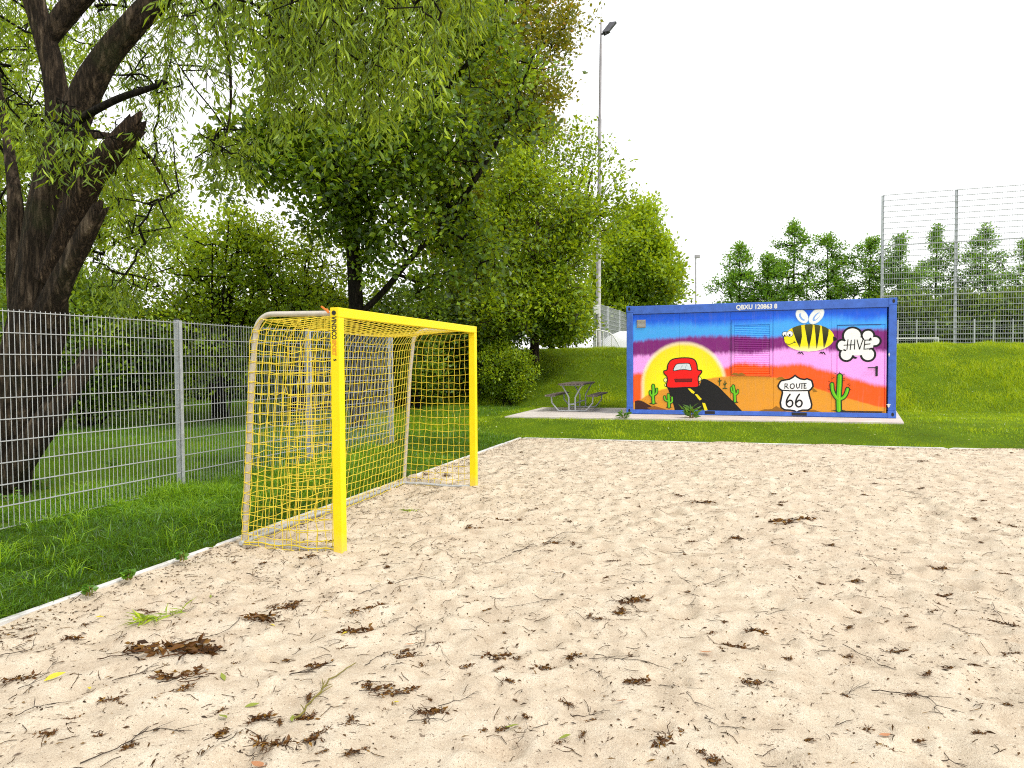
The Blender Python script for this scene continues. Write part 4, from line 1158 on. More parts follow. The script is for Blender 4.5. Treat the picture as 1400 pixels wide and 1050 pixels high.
def crown_tips(ells, rg, sd=0.30):
    """clumps of twig tips inside ellipsoids: (centre, (rx, ry, rz), clumps, tips per clump, shell bias)"""
    pts, tint = [], []
    for c_, r_, n, m_, bias in ells:
        c_, r_ = np.array(c_), np.array(r_)
        q = unit(rg.normal(size=(n, 3))) * (rg.random((n, 1)) ** (1 / (3 + bias)))
        cl = c_ + q * r_
        tb = rg.normal(0, 0.15, n) + 0.15 * q[:, 2]  # upper clumps tinted lighter, top light put into the leaf colour
        spread = sd * (r_.mean() ** 0.5)
        pts.append((cl[:, None] + rg.normal(0, spread, (n, m_, 3)) * np.array([1, 1, 0.75])).reshape(-1, 3)); tint.append(np.repeat(tb, m_))
    return np.concatenate(pts), np.concatenate(tint)

def foliage(tips, dirs, tint, per, length, width, spread, rg, up=0.25, droop=0.0, tb=0.42, tsd=0.16):
    k = len(tips); n = k * per
    base = np.repeat(tips, per, 0); dr = np.repeat(dirs, per, 0)
    off = rg.normal(0, 1, (n, 3)); off = off / (np.linalg.norm(off, axis=1, keepdims=True) + 1e-6) * (rg.random((n, 1)) ** 0.5) * spread
    back = dr * rg.uniform(-1.2, 0.5, (n, 1)) * spread
    pos = base + off + back
    d = unit(off) * 0.9 + dr * 0.5 + rg.normal(0, 0.5, (n, 3)); d[:, 2] += up - droop
    L = length * rg.uniform(0.65, 1.25, n)
    V, F = leaf_quads(pos, d, L, L * (width / length), rg)
    tn = np.clip(tb + np.repeat(tint, per) + rg.normal(0, tsd, n), 0, 1)
    return V, F, tn

def make_plant(name, cat, label, base, limbs, ells, leaf, per, length, width, spread, seed, bark='bark2', group=None, sd=0.30, up=0.25, droop=0.0, tb=0.40, rmin=0.006, rough=0.08, nside=10, tsd=0.21, parts=True, extra=None):
    rg = np.random.default_rng(seed); base = np.array(base, float)
    root = thing(name, label, cat, tuple(base), 0, group)
    mb = MB()
    for i, (pts, rads) in enumerate(limbs): limb_mesh(mb, [np.array(q) - base for q in pts], rads, nside, rough, seed + i, 4)
    tips, tint = crown_tips(ells, rg, sd)
    if extra is not None: tips = np.concatenate([tips, extra]); tint = np.concatenate([tint, rg.normal(0.05, 0.1, len(extra))])
    P0, P1, r0, r1, dirs = grow_branches(limbs, tips, rmin, seed=seed)
    tv, tf = seg_tubes(P0 - base, P1 - base, r0, r1, 4 if rmin < 0.02 else 5)
    tr = mb.build('trunk', M[bark], root)
    link('branches', np_mesh('branches', tv, tf, smooth=True), M[bark], tr)
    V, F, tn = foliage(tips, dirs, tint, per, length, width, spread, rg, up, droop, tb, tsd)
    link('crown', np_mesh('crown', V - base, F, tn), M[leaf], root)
    return root

def E(px, py, D, rx, ry, rz, n, m_, bias=1.5):
    """ellipsoid seen at photograph position px, py with half sizes in photograph pixels, rz metres deep"""
    k = D / F_PX; return (at(px, py, D), (rx * k, rz, ry * k), n, m_, bias)
def P_(D): return lambda px, py, dy=0.0: at(px, py, D + dy)

# --- the big old willow at the left edge
q = P_(8.0); base = np.array([*at(-4, 690, 8.0)[:2], 0.02])
main = [q(-8, 705), q(0, 640), q(20, 560), q(48, 460), q(57, 390), q(64, 310), q(74, 250), q(88, 195)]
limbs_w = [
    (main, [0.36, 0.31, 0.29, 0.30, 0.26, 0.225, 0.20, 0.19]),
    ([q(84, 210), q(80, 150), q(72, 90), q(55, 30), q(38, -40), q(20, -160, .2), q(0, -320, .5)], [0.165, 0.125, 0.115, 0.11, 0.12, 0.10, 0.08]),
    ([q(88, 205), q(106, 150), q(140, 85), q(185, 30), q(240, -25), q(330, -100, -.3), q(440, -160, -.6), q(560, -190, -.9), q(680, -190, -1.0)], [0.185, 0.165, 0.145, 0.135, 0.125, 0.12, 0.10, 0.08, 0.05]),
    ([q(92, 195), q(120, 185, .6), q(165, 190, 1.3), q(205, 215, 2.0), q(236, 270, 2.3)], [0.07, 0.05, 0.038, 0.025, 0.010]),
    ([q(250, -40, -.1), q(285, -20, .5), q(310, 60, 1.0), q(315, 150, 1.3), q(300, 210, 1.4)], [0.05, 0.035, 0.024, 0.014, 0.006]),
    ([q(60, 60), q(90, 20), q(130, -30), q(180, -110, .4)], [0.10, 0.12, 0.12, 0.09]),
    ([q(34, 480), q(27, 400), q(23, 330), q(20, 260), q(4, 150, .3), q(-20, 20, .6)], [0.15, 0.13, 0.10, 0.07, 0.04, 0.02]),
]
dead_limbs = [
    ([q(70, 385, -.15), q(95, 320, -.25), q(118, 258, -.35), q(150, 212, -.45), q(184, 174, -.5)], [0.17, 0.155, 0.135, 0.125, 0.115]),
    ([q(62, 440, -.2), q(84, 388, -.3), q(106, 342, -.4), q(134, 288, -.5)], [0.15, 0.12, 0.105, 0.075]),
    ([q(8, 655, -.1), q(48, 600, -.1), q(84, 548, 0), q(112, 508, .1), q(124, 488, .2)], [0.20, 0.16, 0.13, 0.11, 0.10]),
]
willow = thing('willow_tree', 'big old willow with a thick cracked trunk and broken limbs behind the mesh fence', 'tree', tuple(base))
mb = MB()
for i, (pts, rads) in enumerate(limbs_w): limb_mesh(mb, [p - base for p in pts], rads, 26, 0.085, 40 + i, 8)
trunk = mb.build('trunk', M['bark'], willow)
for i, (pts, rads) in enumerate(dead_limbs):
    mb = MB(); limb_mesh(mb, [p - base for p in pts], rads, 20, 0.13, 60 + i, 7, jag=True); mb.build('broken_limb', M['dead' if i == 0 else 'bark'], trunk)
mb = MB(); limb_mesh(mb, [p - base for p in (q(100, 170, -.2), q(128, 152, -.3), q(165, 134, -.4), q(200, 122, -.4), q(226, 112, -.5))], [0.05, 0.042, 0.038, 0.033, 0.022], 8, 0.1, 70, 4, jag=True)
mb.build('dead_branch', M['bark2'], trunk)
# hanging strands
rg = np.random.default_rng(21)
strands = []           # (top point, length)
def hang(n, x0, x1, y0, y1, D0, D1, l0, l1):
    for _ in range(n):
        strands.append((at(rg.uniform(x0, x1), rg.uniform(y0, y1), rg.uniform(D0, D1)), rg.uniform(l0, l1)))
hang(110, 330, 470, -120, 60, 6.2, 8.6, 0.5, 1.25)
hang(120, 440, 610, -160, 30, 6.0, 8.2, 0.5, 1.25)
hang(60, 360, 560, 20, 110, 6.6, 8.0, 0.4, 0.85)
hang(45, 590, 690, -150, -30, 6.4, 8.0, 0.4, 0.9)
hang(46, 230, 350, -60, 30, 6.5, 8.4, 0.35, 0.9)
hang(16, 225, 330, 20, 130, 7.4, 9.4, 0.3, 0.6)
hang(46, 265, 345, 175, 225, 8.5, 10.0, 0.3, 0.6)
hang(34, 0, 110, 130, 190, 6.8, 7.6, 0.25, 0.55)
hang(20, 80, 190, 165, 215, 7.2, 8.6, 0.25, 0.6)
hang(70, -40, 60, -60, 150, 8.6, 10.5, 0.5, 1.1)
hang(60, 60, 250, -60, 40, 8.8, 10.8, 0.4, 1.0)
hang(20, -20, 30, 180, 300, 8.6, 10, 0.4, 0.9)
hang(70, 90, 250, 40, 130, 9.2, 11.0, 0.3, 0.7)
hang(60, 150, 245, 160, 330, 9.6, 11.5, 0.4, 0.9)
hang(30, 120, 210, 320, 400, 9.6, 11.5, 0.3, 0.7)
tops = np.array([s[0] for s in strands])
P0, P1, r0, r1, dirs = grow_branches(limbs_w, tops, 0.005, seed=5)
r0 = np.minimum(r0, 0.016); r1 = np.minimum(r1, 0.016)
sv, sf = [seg_tubes(P0 - base, P1 - base, r0, np.minimum(r1, r0), 5)], None
lp_, ld_, lt_ = [], [], []
for (tp_, ln) in strands:
    n = max(4, int(ln / 0.10)); drift = rg.normal(0, 0.12, 2); pts = []
    for i in range(n + 1):
        u = i / n; pts.append(np.array(tp_) + np.array([drift[0] * u + 0.03 * math.sin(5 * u + drift[1] * 30), drift[1] * u, -ln * u + 0.10 * math.sin(math.pi * u)]))
    pts = np.array(pts)
    sv.append(seg_tubes(pts[:-1] - base, pts[1:] - base, np.linspace(0.004, 0.002, n), np.linspace(0.0037, 0.0017, n), 3))
    tb_ = rg.normal(0.40, 0.17)
    m_ = int(ln * rg.uniform(26, 46)); u = rg.random(m_) ** 0.85
    pos = np.stack([np.interp(u, np.linspace(0, 1, n + 1), pts[:, k]) for k in range(3)], 1)
    az = rg.uniform(0, 2 * math.pi, m_)
    d = np.stack([np.cos(az) * 0.75, np.sin(az) * 0.75, -rg.uniform(0.35, 1.5, m_)], 1)
    side = rg.random(m_) < 0.5                     # short side shoots carry leaves away from the strand
    pos[side] += np.stack([np.cos(az[side]), np.sin(az[side]), -0.4 * np.ones(side.sum())], 1) * rg.uniform(0.03, 0.17, (side.sum(), 1))
    lp_.append(pos); ld_.append(d); lt_.append(np.clip(rg.normal(tb_, 0.2, m_), 0, 1))
off = 0; VV, FF = [], []
for v_, f_ in sv: VV.append(v_); FF.append(f_ + off); off += len(v_)
link('branches', np_mesh('branches', np.concatenate(VV), np.concatenate(FF), smooth=True), M['bark2'], trunk)
pos, d = np.concatenate(lp_), np.concatenate(ld_); L = rg.uniform(0.08, 0.155, len(pos))
V, F, = leaf_quads(pos - base, d, L, L * 0.19, rg, 0.1)
link('crown', np_mesh('crown', V, F, np.concatenate(lt_)), M['willow_leaf'], willow)

# --- dark maple in the middle
q = P_(16.0)
b2 = np.array([*at(489, 560, 16.0)[:2], 0.1])
make_plant('maple_tree', 'tree', 'tall maple with a dark bare lower trunk rising behind the goal', b2,
    [([b2 - [0, 0, .3], q(489, 480), q(486, 400), q(483, 320), q(492, 230), q(505, 140), q(520, 40), q(540, -80), q(560, -180)], [0.21, 0.18, 0.165, 0.15, 0.14, 0.12, 0.10, 0.07, 0.03]),
     ([q(488, 432), q(508, 415), q(530, 392), q(560, 355), q(610, 300), q(660, 230), q(700, 150), q(735, 60)], [0.075, 0.075, 0.07, 0.065, 0.06, 0.05, 0.04, 0.02]),
     ([q(484, 310), q(450, 260), q(410, 220), q(360, 200), q(310, 210)], [0.09, 0.075, 0.06, 0.04, 0.02]),
     ([q(490, 240), q(540, 190), q(600, 130), q(660, 60), q(700, -20)], [0.09, 0.08, 0.065, 0.05, 0.02])],
    [E(500, 60, 16, 150, 150, 2.4, 46, 13), E(425, 245, 16, 130, 58, 1.8, 34, 12), E(540, 240, 16, 110, 110, 2.0, 38, 12), E(590, 340, 16.5, 85, 80, 1.6, 24, 12), E(620, 130, 16, 110, 120, 2.2, 40, 13), E(410, 200, 15.6, 90, 30, 1.5, 14, 12)],
    'maple_leaf', 15, 0.150, 0.105, 0.31, 101, tsd=0.26, sd=0.27, nside=14)
q = P_(25.5); b3 = np.array([*at(676, 545, 25.5)[:2], 0.28])
make_plant('maple_tree', 'tree', 'yellowish maple hung with reddish seeds, right of the dark trunked maple', b3,
    [([b3 - [0, 0, .3], q(667, 470), q(664, 400), q(660, 300), q(668, 200), q(680, 100), q(700, 0), q(715, -90)], [0.2, 0.18, 0.165, 0.15, 0.13, 0.10, 0.06, 0.02]),
     ([q(661, 310), q(690, 240), q(720, 160), q(745, 80)], [0.07, 0.06, 0.045, 0.02])],
    [E(690, 40, 25.5, 86, 120, 2.6, 54, 14), E(695, 150, 25.5, 66, 80, 1.6, 36, 14), E(650, 280, 25.5, 76, 90, 1.8, 40, 13), E(610, 40, 25.5, 50, 80, 1.6, 12, 12), E(650, 400, 25.5, 45, 50, 1.3, 14, 12)],
    'seed_leaf', 20, 0.16, 0.095, 0.40, 103, sd=0.26, nside=10, tb=0.50, tsd=0.22)

# --- multi-stemmed hornbeam with wispy upright shoots beside the mast
q = P_(22.5); b4 = np.array([*at(731, 480, 24.3)[:2], 0.0]); b4[2] = float(ground(b4[0], b4[1]))
shoots = []
rg = np.random.default_rng(31)
c4 = b4 + np.array([0.0, -0.15, 1.0])
limbs_h = [([b4 - [0, 0, .3], b4 + [0, 0, .35], c4, q(733, 400), q(735, 310), q(735, 240)], [0.19, 0.165, 0.16, 0.10, 0.06, 0.03]),
           ([c4, q(752, 410), q(770, 350), q(795, 290), q(810, 230)], [0.11, 0.09, 0.075, 0.05, 0.02]),
           ([c4, q(720, 420), q(704, 365), q(690, 310), q(685, 250)], [0.11, 0.085, 0.07, 0.05, 0.02])]
for (x0, y0, x1, y1) in ((770, 260, 785, 160), (790, 270, 812, 178), (800, 280, 838, 205), (805, 290, 856, 226), (812, 300, 868, 262), (760, 240, 768, 185), (745, 240, 752, 170), (790, 250, 822, 196), (812, 290, 850, 250), (780, 240, 800, 172), (730, 230, 738, 180), (812, 320, 870, 290), (820, 300, 868, 272)):
    limbs_h.append(([q(x0, y0), q((x0 + x1) / 2 - 3, (y0 + y1) / 2 + 4), q(x1, y1)], [0.018, 0.011, 0.004]))
    a_, b_ = q(x0, y0), q(x1, y1)
    for u in np.linspace(0.0, 0.97, 15): shoots.append(a_ + (b_ - a_) * u + rg.normal(0, 0.08 * (1.1 - u), 3))
hb = make_plant('hornbeam_tree', 'tree', 'bushy bright green multi-stemmed tree with wispy upright shoots left of the floodlight mast', b4, limbs_h,
    [E(738, 320, 22.5, 66, 95, 2.4, 70, 13), E(700, 360, 22.5, 58, 86, 2.0, 44, 12), E(755, 405, 22.5, 40, 48, 1.6, 36, 12), E(785, 325, 22.5, 26, 55, 1.3, 20, 11), E(690, 425, 22.0, 44, 40, 1.4, 24, 12), E(770, 448, 23.2, 28, 16, 0.9, 22, 11), E(690, 250, 22.5, 40, 60, 1.4, 18, 12)],
    'hornbeam_leaf', 14, 0.150, 0.085, 0.31, 131, bark='bark3', sd=0.24, tb=0.46, extra=np.array(shoots))
# --- rounded tree behind the container's left end
q = P_(36.0); b6 = np.array([*at(872, 470, 36.0)[:2], 2.1])
make_plant('lime_tree', 'tree', 'rounded light green tree right of the mast, above the left end of the container', b6,
    [([b6, q(872, 420), q(874, 370), q(872, 320), q(868, 285)], [0.22, 0.19, 0.15, 0.10, 0.03]), ([q(873, 420), q(850, 380), q(838, 340)], [0.10, 0.08, 0.03]), ([q(873, 415), q(900, 375), q(915, 345)], [0.10, 0.07, 0.03])],
    [E(868, 330, 36, 34, 48, 2.0, 36, 13), E(878, 372, 36, 42, 54, 2.2, 46, 12), E(838, 375, 36, 30, 60, 2.0, 30, 13), E(897, 402, 36, 30, 36, 2.0, 28, 12), E(845, 430, 36, 40, 30, 2.0, 24, 13)],
    'hornbeam_leaf', 22, 0.20, 0.13, 0.42, 141, sd=0.26, tb=0.52)

# --- shrubs and thickets
def shrub(name, label, px, pb, D, zb, ells, leaf, per, ln, wd, sp, seed, stems=7, group=None, tb=0.4, cat='shrub', sd=0.25, fan=1.0):
    b = at(px, pb, D); b[2] = zb; rg = np.random.default_rng(seed); limbs = []
    cs = [np.array(e_[0]) for e_ in ells]; rs = [np.array(e_[1]) for e_ in ells]
    for i in range(stems):
        k = i % len(cs); tgt = cs[k] + rg.normal(0, 0.38, 3) * rs[k]; tgt[2] = max(tgt[2], cs[k][2])
        st = b + np.array([rg.normal(0, 0.12 * fan), rg.normal(0, 0.12 * fan), -0.15]); mid = st * 0.5 + tgt * 0.5 + np.array([0, 0, 0.12 * np.linalg.norm(tgt - st)])
        r = 0.012 + 0.010 * np.linalg.norm(tgt - st) ** 0.7
        limbs.append(([st, st * 0.75 + tgt * 0.25 + [0, 0, 0.15], mid, tgt], [r * 1.3, r, r * 0.8, r * 0.35]))
    return make_plant(name, cat, label, b, limbs, ells, leaf, per, ln, wd, sp, seed, 'bark2', group, sd=sd, nside=7, tb=tb, rough=0.05)
gz = lambda px, D: float(ground(*at(px, 500, D)[:2]))
shrub('rounded_bush', 'small rounded green bush standing alone on the lawn by the picnic table', 695, 546, 21.5, gz(695, 21.5) - .05, [E(692, 505, 21.5, 34, 32, 0.8, 44, 12), E(700, 530, 21.5, 26, 14, 0.7, 14, 12), E(680, 495, 21.7, 14, 20, 0.7, 8, 12)], 'hornbeam_leaf', 18, 0.085, 0.055, 0.16, 151, tb=0.52, sd=0.16)
shrub('hazel_shrub', 'airy bright green hazel with many thin stems behind the fence, left of the goal', 300, 565, 18, gz(300, 18), [E(250, 400, 18, 60, 90, 1.6, 34, 11), E(310, 370, 18, 55, 75, 1.6, 32, 11), E(290, 470, 18, 100, 60, 1.6, 36, 11), E(330, 310, 18, 28, 24, 1.0, 8, 10)], 'hazel_leaf', 15, 0.110, 0.072, 0.29, 161, 16, tb=0.46)
shrub('hazel_shrub', 'second airy hazel just left of the dark maple trunk, its twigs seen above the goal', 410, 565, 19, gz(410, 19), [E(390, 370, 19, 60, 70, 1.7, 34, 11), E(440, 420, 19, 50, 60, 1.6, 28, 11), E(400, 480, 19, 90, 60, 1.6, 36, 11)], 'hazel_leaf', 15, 0.110, 0.072, 0.29, 162, 14, tb=0.40)
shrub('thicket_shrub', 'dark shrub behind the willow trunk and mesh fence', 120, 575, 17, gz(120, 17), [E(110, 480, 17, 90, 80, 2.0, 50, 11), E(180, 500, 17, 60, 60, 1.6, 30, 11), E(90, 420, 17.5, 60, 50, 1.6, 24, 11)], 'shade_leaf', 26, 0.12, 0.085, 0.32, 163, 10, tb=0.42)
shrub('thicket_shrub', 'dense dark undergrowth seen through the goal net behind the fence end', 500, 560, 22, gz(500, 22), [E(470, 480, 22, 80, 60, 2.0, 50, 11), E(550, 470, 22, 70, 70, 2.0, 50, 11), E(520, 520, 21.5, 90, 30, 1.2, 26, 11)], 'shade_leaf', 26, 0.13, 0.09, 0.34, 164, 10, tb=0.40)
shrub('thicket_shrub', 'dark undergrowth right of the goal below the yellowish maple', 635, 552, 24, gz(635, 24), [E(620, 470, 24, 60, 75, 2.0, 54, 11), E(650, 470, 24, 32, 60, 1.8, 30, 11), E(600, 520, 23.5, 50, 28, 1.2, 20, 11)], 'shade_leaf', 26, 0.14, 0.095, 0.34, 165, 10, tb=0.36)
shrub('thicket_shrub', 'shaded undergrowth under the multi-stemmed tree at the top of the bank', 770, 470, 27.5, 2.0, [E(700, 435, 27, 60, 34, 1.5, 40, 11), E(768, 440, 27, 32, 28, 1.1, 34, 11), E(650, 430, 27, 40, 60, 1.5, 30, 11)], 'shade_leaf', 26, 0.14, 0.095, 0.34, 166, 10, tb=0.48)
shrub('sunlit_bush', 'lime green sunlit bush glimpsed behind the willow trunk at the left edge', 20, 560, 24, gz(20, 24), [E(15, 420, 24, 70, 80, 2.5, 60, 11), E(-30, 350, 24, 50, 60, 2.0, 30, 11)], 'lime_leaf', 22, 0.15, 0.10, 0.38, 167, 10, tb=0.5)
shrub('sunlit_bush', 'small lime green sprig seen through the right half of the goal net', 572, 545, 20, gz(572, 20), [E(575, 500, 20, 34, 28, 0.6, 10, 9), E(560, 520, 20, 20, 14, 0.5, 6, 8)], 'lime_leaf', 12, 0.10, 0.07, 0.2, 168, 6, tb=0.5, sd=0.2)
# far tree crowns closing the view on the left
q = P_(28.0); b7 = np.array([*at(360, 560, 28.0)[:2], 0.3])
make_plant('background_tree', 'tree', 'dark leafy tree far behind the hazels between willow and maple', b7,
    [([b7, q(360, 480), q(362, 420), q(358, 360)], [0.22, 0.2, 0.15, 0.05])],
    [E(300, 465, 28, 90, 40, 3, 40, 12), E(420, 455, 28, 90, 44, 3, 44, 12), E(370, 500, 28, 160, 50, 2.5, 60, 12)], 'shade_leaf', 17, 0.19, 0.13, 0.45, 171, tb=0.46)
q = P_(26.0); b8 = np.array([*at(120, 560, 26.0)[:2], 0.3])
make_plant('background_tree', 'tree', 'loose green tree behind the willow, seen left of the white sky gap', b8,
    [([b8, q(120, 470), q(110, 390), q(105, 300), q(100, 220)], [0.22, 0.2, 0.16, 0.1, 0.04])],
    [E(60, 260, 26, 80, 90, 3, 50, 12), E(20, 120, 26, 70, 110, 3, 46, 12), E(95, 410, 26, 40, 40, 3, 24, 12), E(195, 270, 26, 45, 66, 2.5, 26, 12), E(60, 500, 26, 110, 60, 2.5, 50, 12), E(200, 510, 26, 90, 50, 2.5, 40, 12)], 'hazel_leaf', 16, 0.17, 0.11, 0.42, 172, tb=0.38)

# --- alders beyond the playing field
rg = np.random.default_rng(77)
alders = ((1012, 336, 40, 'slender alder at the left end of the far row, with open sky on its left'), (1050, 350, 35, 'shorter alder joined to the tallest left-hand alder of the far row'), (1084, 306, 45, 'tallest alder of the far row, above the painted bee'),
          (1134, 326, 48, 'broad alder of the far row, above the white cloud painting'), (1186, 332, 45, 'alder of the far row just left of the first tall fence post'), (1232, 328, 40, 'alder of the far row just right of the first tall fence post'),
          (1280, 312, 51, 'round-topped alder behind the tall fence, left of its second post'), (1350, 316, 40, 'narrow alder standing apart behind the tall fence, right of its second post'), (1404, 332, 40, 'alder cut by the right edge of the picture'))
for i, (px, py, hw, lb) in enumerate(alders):
    D = 112 + rg.uniform(-4, 4); top_ = at(px, py, D); b = np.array([top_[0], top_[1], 2.0]); Hh = top_[2] - 2.0; k = D / F_PX
    ell = []; lean = rg.normal(0, 0.25)
    shape = rg.uniform(0.55, 0.95); tallw = rg.uniform(1.75, 2.3)
    for j in range(17):
        u = 0.10 + 0.87 * j / 16; rr_ = hw * k * tallw * (1.02 - u) ** shape * rg.uniform(0.6, 1.2)
        for q_ in range(5 if u < 0.75 else 3):
            an = rg.uniform(0, 6.28); rad = rr_ * rg.uniform(0.15, 0.92)
            ell.append(((b[0] + lean * u + math.cos(an) * rad, b[1] + math.sin(an) * rad, 2 + Hh * (u + rg.normal(0, 0.022)) + 0.22 * rad), (rr_ * 0.26 + 0.15, rr_ * 0.26 + 0.15, Hh * 0.012), 3, 5, 1.0))
    ell.append(((b[0] + lean, b[1], 2 + Hh * 0.985), (0.25, 0.25, Hh * 0.025), 3, 4, 1.5))
    trunkp = [b, b + [lean * .3, 0, Hh * .3], b + [lean * .6, 0, Hh * .6], b + [lean, 0, Hh * .97]]
    make_plant('alder_tree', 'tree', lb, b, [(trunkp, [0.30, 0.24, 0.16, 0.03])], ell, 'alder_leaf', 8, 0.40, 0.25, 0.75, 200 + i, group='alders beyond the playing field', sd=0.34, tb=0.45, rmin=0.022, nside=7)
for i, (px, py, hw, lb) in enumerate(((1238, 408, 50, 'dark hedge-like shrub behind the fence, right beside the container'), (1322, 412, 62, 'wide dark shrub at the foot of the alders right of the second fence post'), (1396, 402, 52, 'dark shrub mass cut by the right edge behind the tall fence'), (1275, 428, 60, 'low dark shrub under the round-topped alder'))):
    D = 104 + i * 1.3; k = D / F_PX
    shrub('field_shrub', lb, px, 468, D, 2.0, [E(px, (py + 470) / 2, D, hw, (470 - py) / 2 + 6, 3, 70, 9), E(px + hw * .5, (py + 480) / 2, D, hw * .6, 26, 3, 30, 9)], 'shade_leaf', 12, 0.62, 0.42, 1.0, 230 + i, 6, group='shrubs at the foot of the alders', tb=0.34, sd=0.3)

# --- weeds at the container foot and in the near grass
def weed(name, label, loc, n, h, ln, wd, seed, group=None, leaf='weed_leaf', up=0.9):
    rg = np.random.default_rng(seed); root = thing(name, label, 'plant', tuple(loc), 0, group)
    sp, sl, lp2, ld2 = [], [], [], []
    for i in range(n):
        a_ = rg.uniform(0, 6.28); r = rg.uniform(0.1, 0.55) * h; tip = np.array([math.cos(a_) * r, math.sin(a_) * r, h * rg.uniform(0.6, 1)])
        sp.append(np.array([math.cos(a_) * 0.02, math.sin(a_) * 0.02, -0.02])); sl.append(tip)
        for j in range(6):
            u = 0.35 + 0.65 * j / 5; b_ = a_ + rg.uniform(-1.6, 1.6); lp2.append(sp[-1] + (tip - sp[-1]) * u); ld2.append((math.cos(b_), math.sin(b_), rg.uniform(-0.2, up)))
    V, F = seg_tubes(np.array(sp), np.array(sl), np.full(n, 0.006), np.full(n, 0.003), 4); link('stem', np_mesh('stem', V, F), M['twig_green'], root)
    L = rg.uniform(0.7, 1.3, len(lp2)) * ln
    V, F = leaf_quads(np.array(lp2), np.array(ld2), L, L * wd / ln, rg); link('leaf_rosette', np_mesh('leaf_rosette', V, F, np.clip(rg.normal(0.55, 0.2, len(F)), 0, 1)), M[leaf], root)
def on_ground(px, py, z): 
    p = at_z(px, py, z); p[2] = float(ground(p[0], p[1])); return p
weed('leafy_weed', 'bushy leafy weed growing at the container foot below the painted road', (*at_z(946, 573, 0.28)[:2], 0.28), 10, 0.27, 0.20, 0.065, 301)
weed('leafy_weed', 'small spiky weed at the front edge of the slab left of the container', (*at_z(852, 573.5, 0.27)[:2], 0.27), 6, 0.16, 0.17, 0.04, 302)
for i, (px, py, lb) in enumerate(((250, 760, 'round-leaved weed hugging the kerb in the near grass'), (176, 785, 'round-leaved weed touching the kerb, next nearer one'), (122, 806, 'trefoil-leaved weed over the nearest stretch of kerb'), (60, 668, 'low leafy weed at the foot of the fence below the willow trunk'), (18, 690, 'pale leafy weed at the fence foot at the left edge'), (155, 640, 'pale nettle-like weed behind the fence right of the willow trunk'))):
    p = at_z(px, py, 0.08); p[2] = 0.06
    weed('broadleaf_weed', lb, p, 7, 0.05 if i < 3 else 0.2, 0.036 if i < 3 else 0.07, 0.036, 310 + i, up=0.5)

# ------------------------------------------------------------------ grass blades
def blades(name, label, x, y, z, h, wd, tint, mat, rg, bent=True, lean=0.45, parent_kind='stuff'):
    k = len(x); az = rg.uniform(0, 2 * math.pi, k); la = rg.uniform(0, 2 * math.pi, k); ll = np.abs(rg.normal(0, lean, k))
    s = np.stack([np.cos(az), np.sin(az), np.zeros(k)], 1) * (wd / 2)[:, None]
    b = np.stack([x, y, z - 0.01], 1); ln = np.stack([np.cos(la) * ll, np.sin(la) * ll, np.ones(k)], 1)
    if bent:
        mid = b + ln * (h * 0.55)[:, None]; tip = b + np.stack([np.cos(la) * ll * 2.2, np.sin(la) * ll * 2.2, 0.95 - 0.35 * np.minimum(ll, 1)], 1) * h[:, None]
        V = np.stack([b - s, b + s, mid + s * 0.8, mid - s * 0.8, tip], 1).reshape(-1, 3); i = np.arange(k)[:, None] * 5
        F = [i + np.array([[0, 1, 2, 3]]), i + np.array([[3, 2, 4]])]; tn = np.concatenate([np.clip(tint - 0.12, 0, 1), np.clip(tint + 0.10, 0, 1)])
    else:
        tip = b + ln * h[:, None]; V = np.stack([b - s, b + s, tip], 1).reshape(-1, 3); F = np.arange(3 * k).reshape(-1, 3); tn = tint
    o = link(name, np_mesh(name, V, F, tn), M[mat]); tag(o, label, 'grass', kind='stuff'); return o
rg = np.random.default_rng(401)
def scatter(n, a0, a1, b0, b1):
    a = rg.uniform(a0, a1, n); b = rg.uniform(b0, b1, n); x, y = ab(a, b); return a, b, x, y
def clumpy(x, y): return 0.5 * vnoise(x, y, 1.3, 21) + 0.3 * vnoise(x, y, 3.7, 22) + 0.2 * vnoise(x, y, 9.0, 23)
# long grass in the strip between kerb and fence
xs, ys, hs, tn, ws_ = [], [], [], [], []
for n, a0, a1, b0, b1 in ((60000, -2.2, -0.055, -13.5, -9.0), (52000, -2.9, -0.055, -9.0, -5.0), (34000, -4.0, -0.055, -5.0, 0.0)):
    a, b, x, y = scatter(n, a0, a1, b0, b1); c_ = clumpy(x, y); edge = np.clip(-a / 0.35, 0.25, 1)
    h = (0.030 + 0.19 * c_ * c_ * 1.4 * rg.uniform(0.5, 1.25, n)) * (0.55 + 0.45 * edge) * rg.choice([1.0, 1.0, 1.0, 1.55], n)
    xs.append(x); ys.append(y); hs.append(h); ws_.append(rg.uniform(0.0035, 0.0075, n) * (1.0 if b1 < -8 else 1.5)); tn.append(np.clip(-0.22 + 0.55 * c_ + 0.55 * vnoise(x, y, 0.8, 26) + rg.normal(0, 0.19, n), 0, 1))
x, y, h, w_, tt = (np.concatenate(q) for q in (xs, ys, hs, ws_, tn))
blades('long_grass', 'long dark green grass between the kerb and the mesh fence', x, y, ground(x, y), h, w_, tt, 'grass_near', rg)
xt, yt, ht = [], [], []
for i in range(150):
    a = rg.uniform(-1.9, -0.2); b = rg.uniform(-12.5, -5); x0, y0 = ab(a, b); k = int(rg.integers(14, 34)); r_ = rg.uniform(0.02, 0.07)
    xt.append(x0 + rg.normal(0, r_, k)); yt.append(y0 + rg.normal(0, r_, k)); ht.append(rg.uniform(0.12, 0.27) * rg.uniform(0.6, 1.1, k))
x, y, h = (np.concatenate(q) for q in (xt, yt, ht))
blades('grass_tufts', 'taller bright tufts of grass standing out of the strip beside the kerb', x, y, ground(x, y), h, rg.uniform(0.005, 0.009, len(x)), np.clip(rg.normal(0.68, 0.18, len(x)), 0, 1), 'grass_near', rg, True, 0.55)
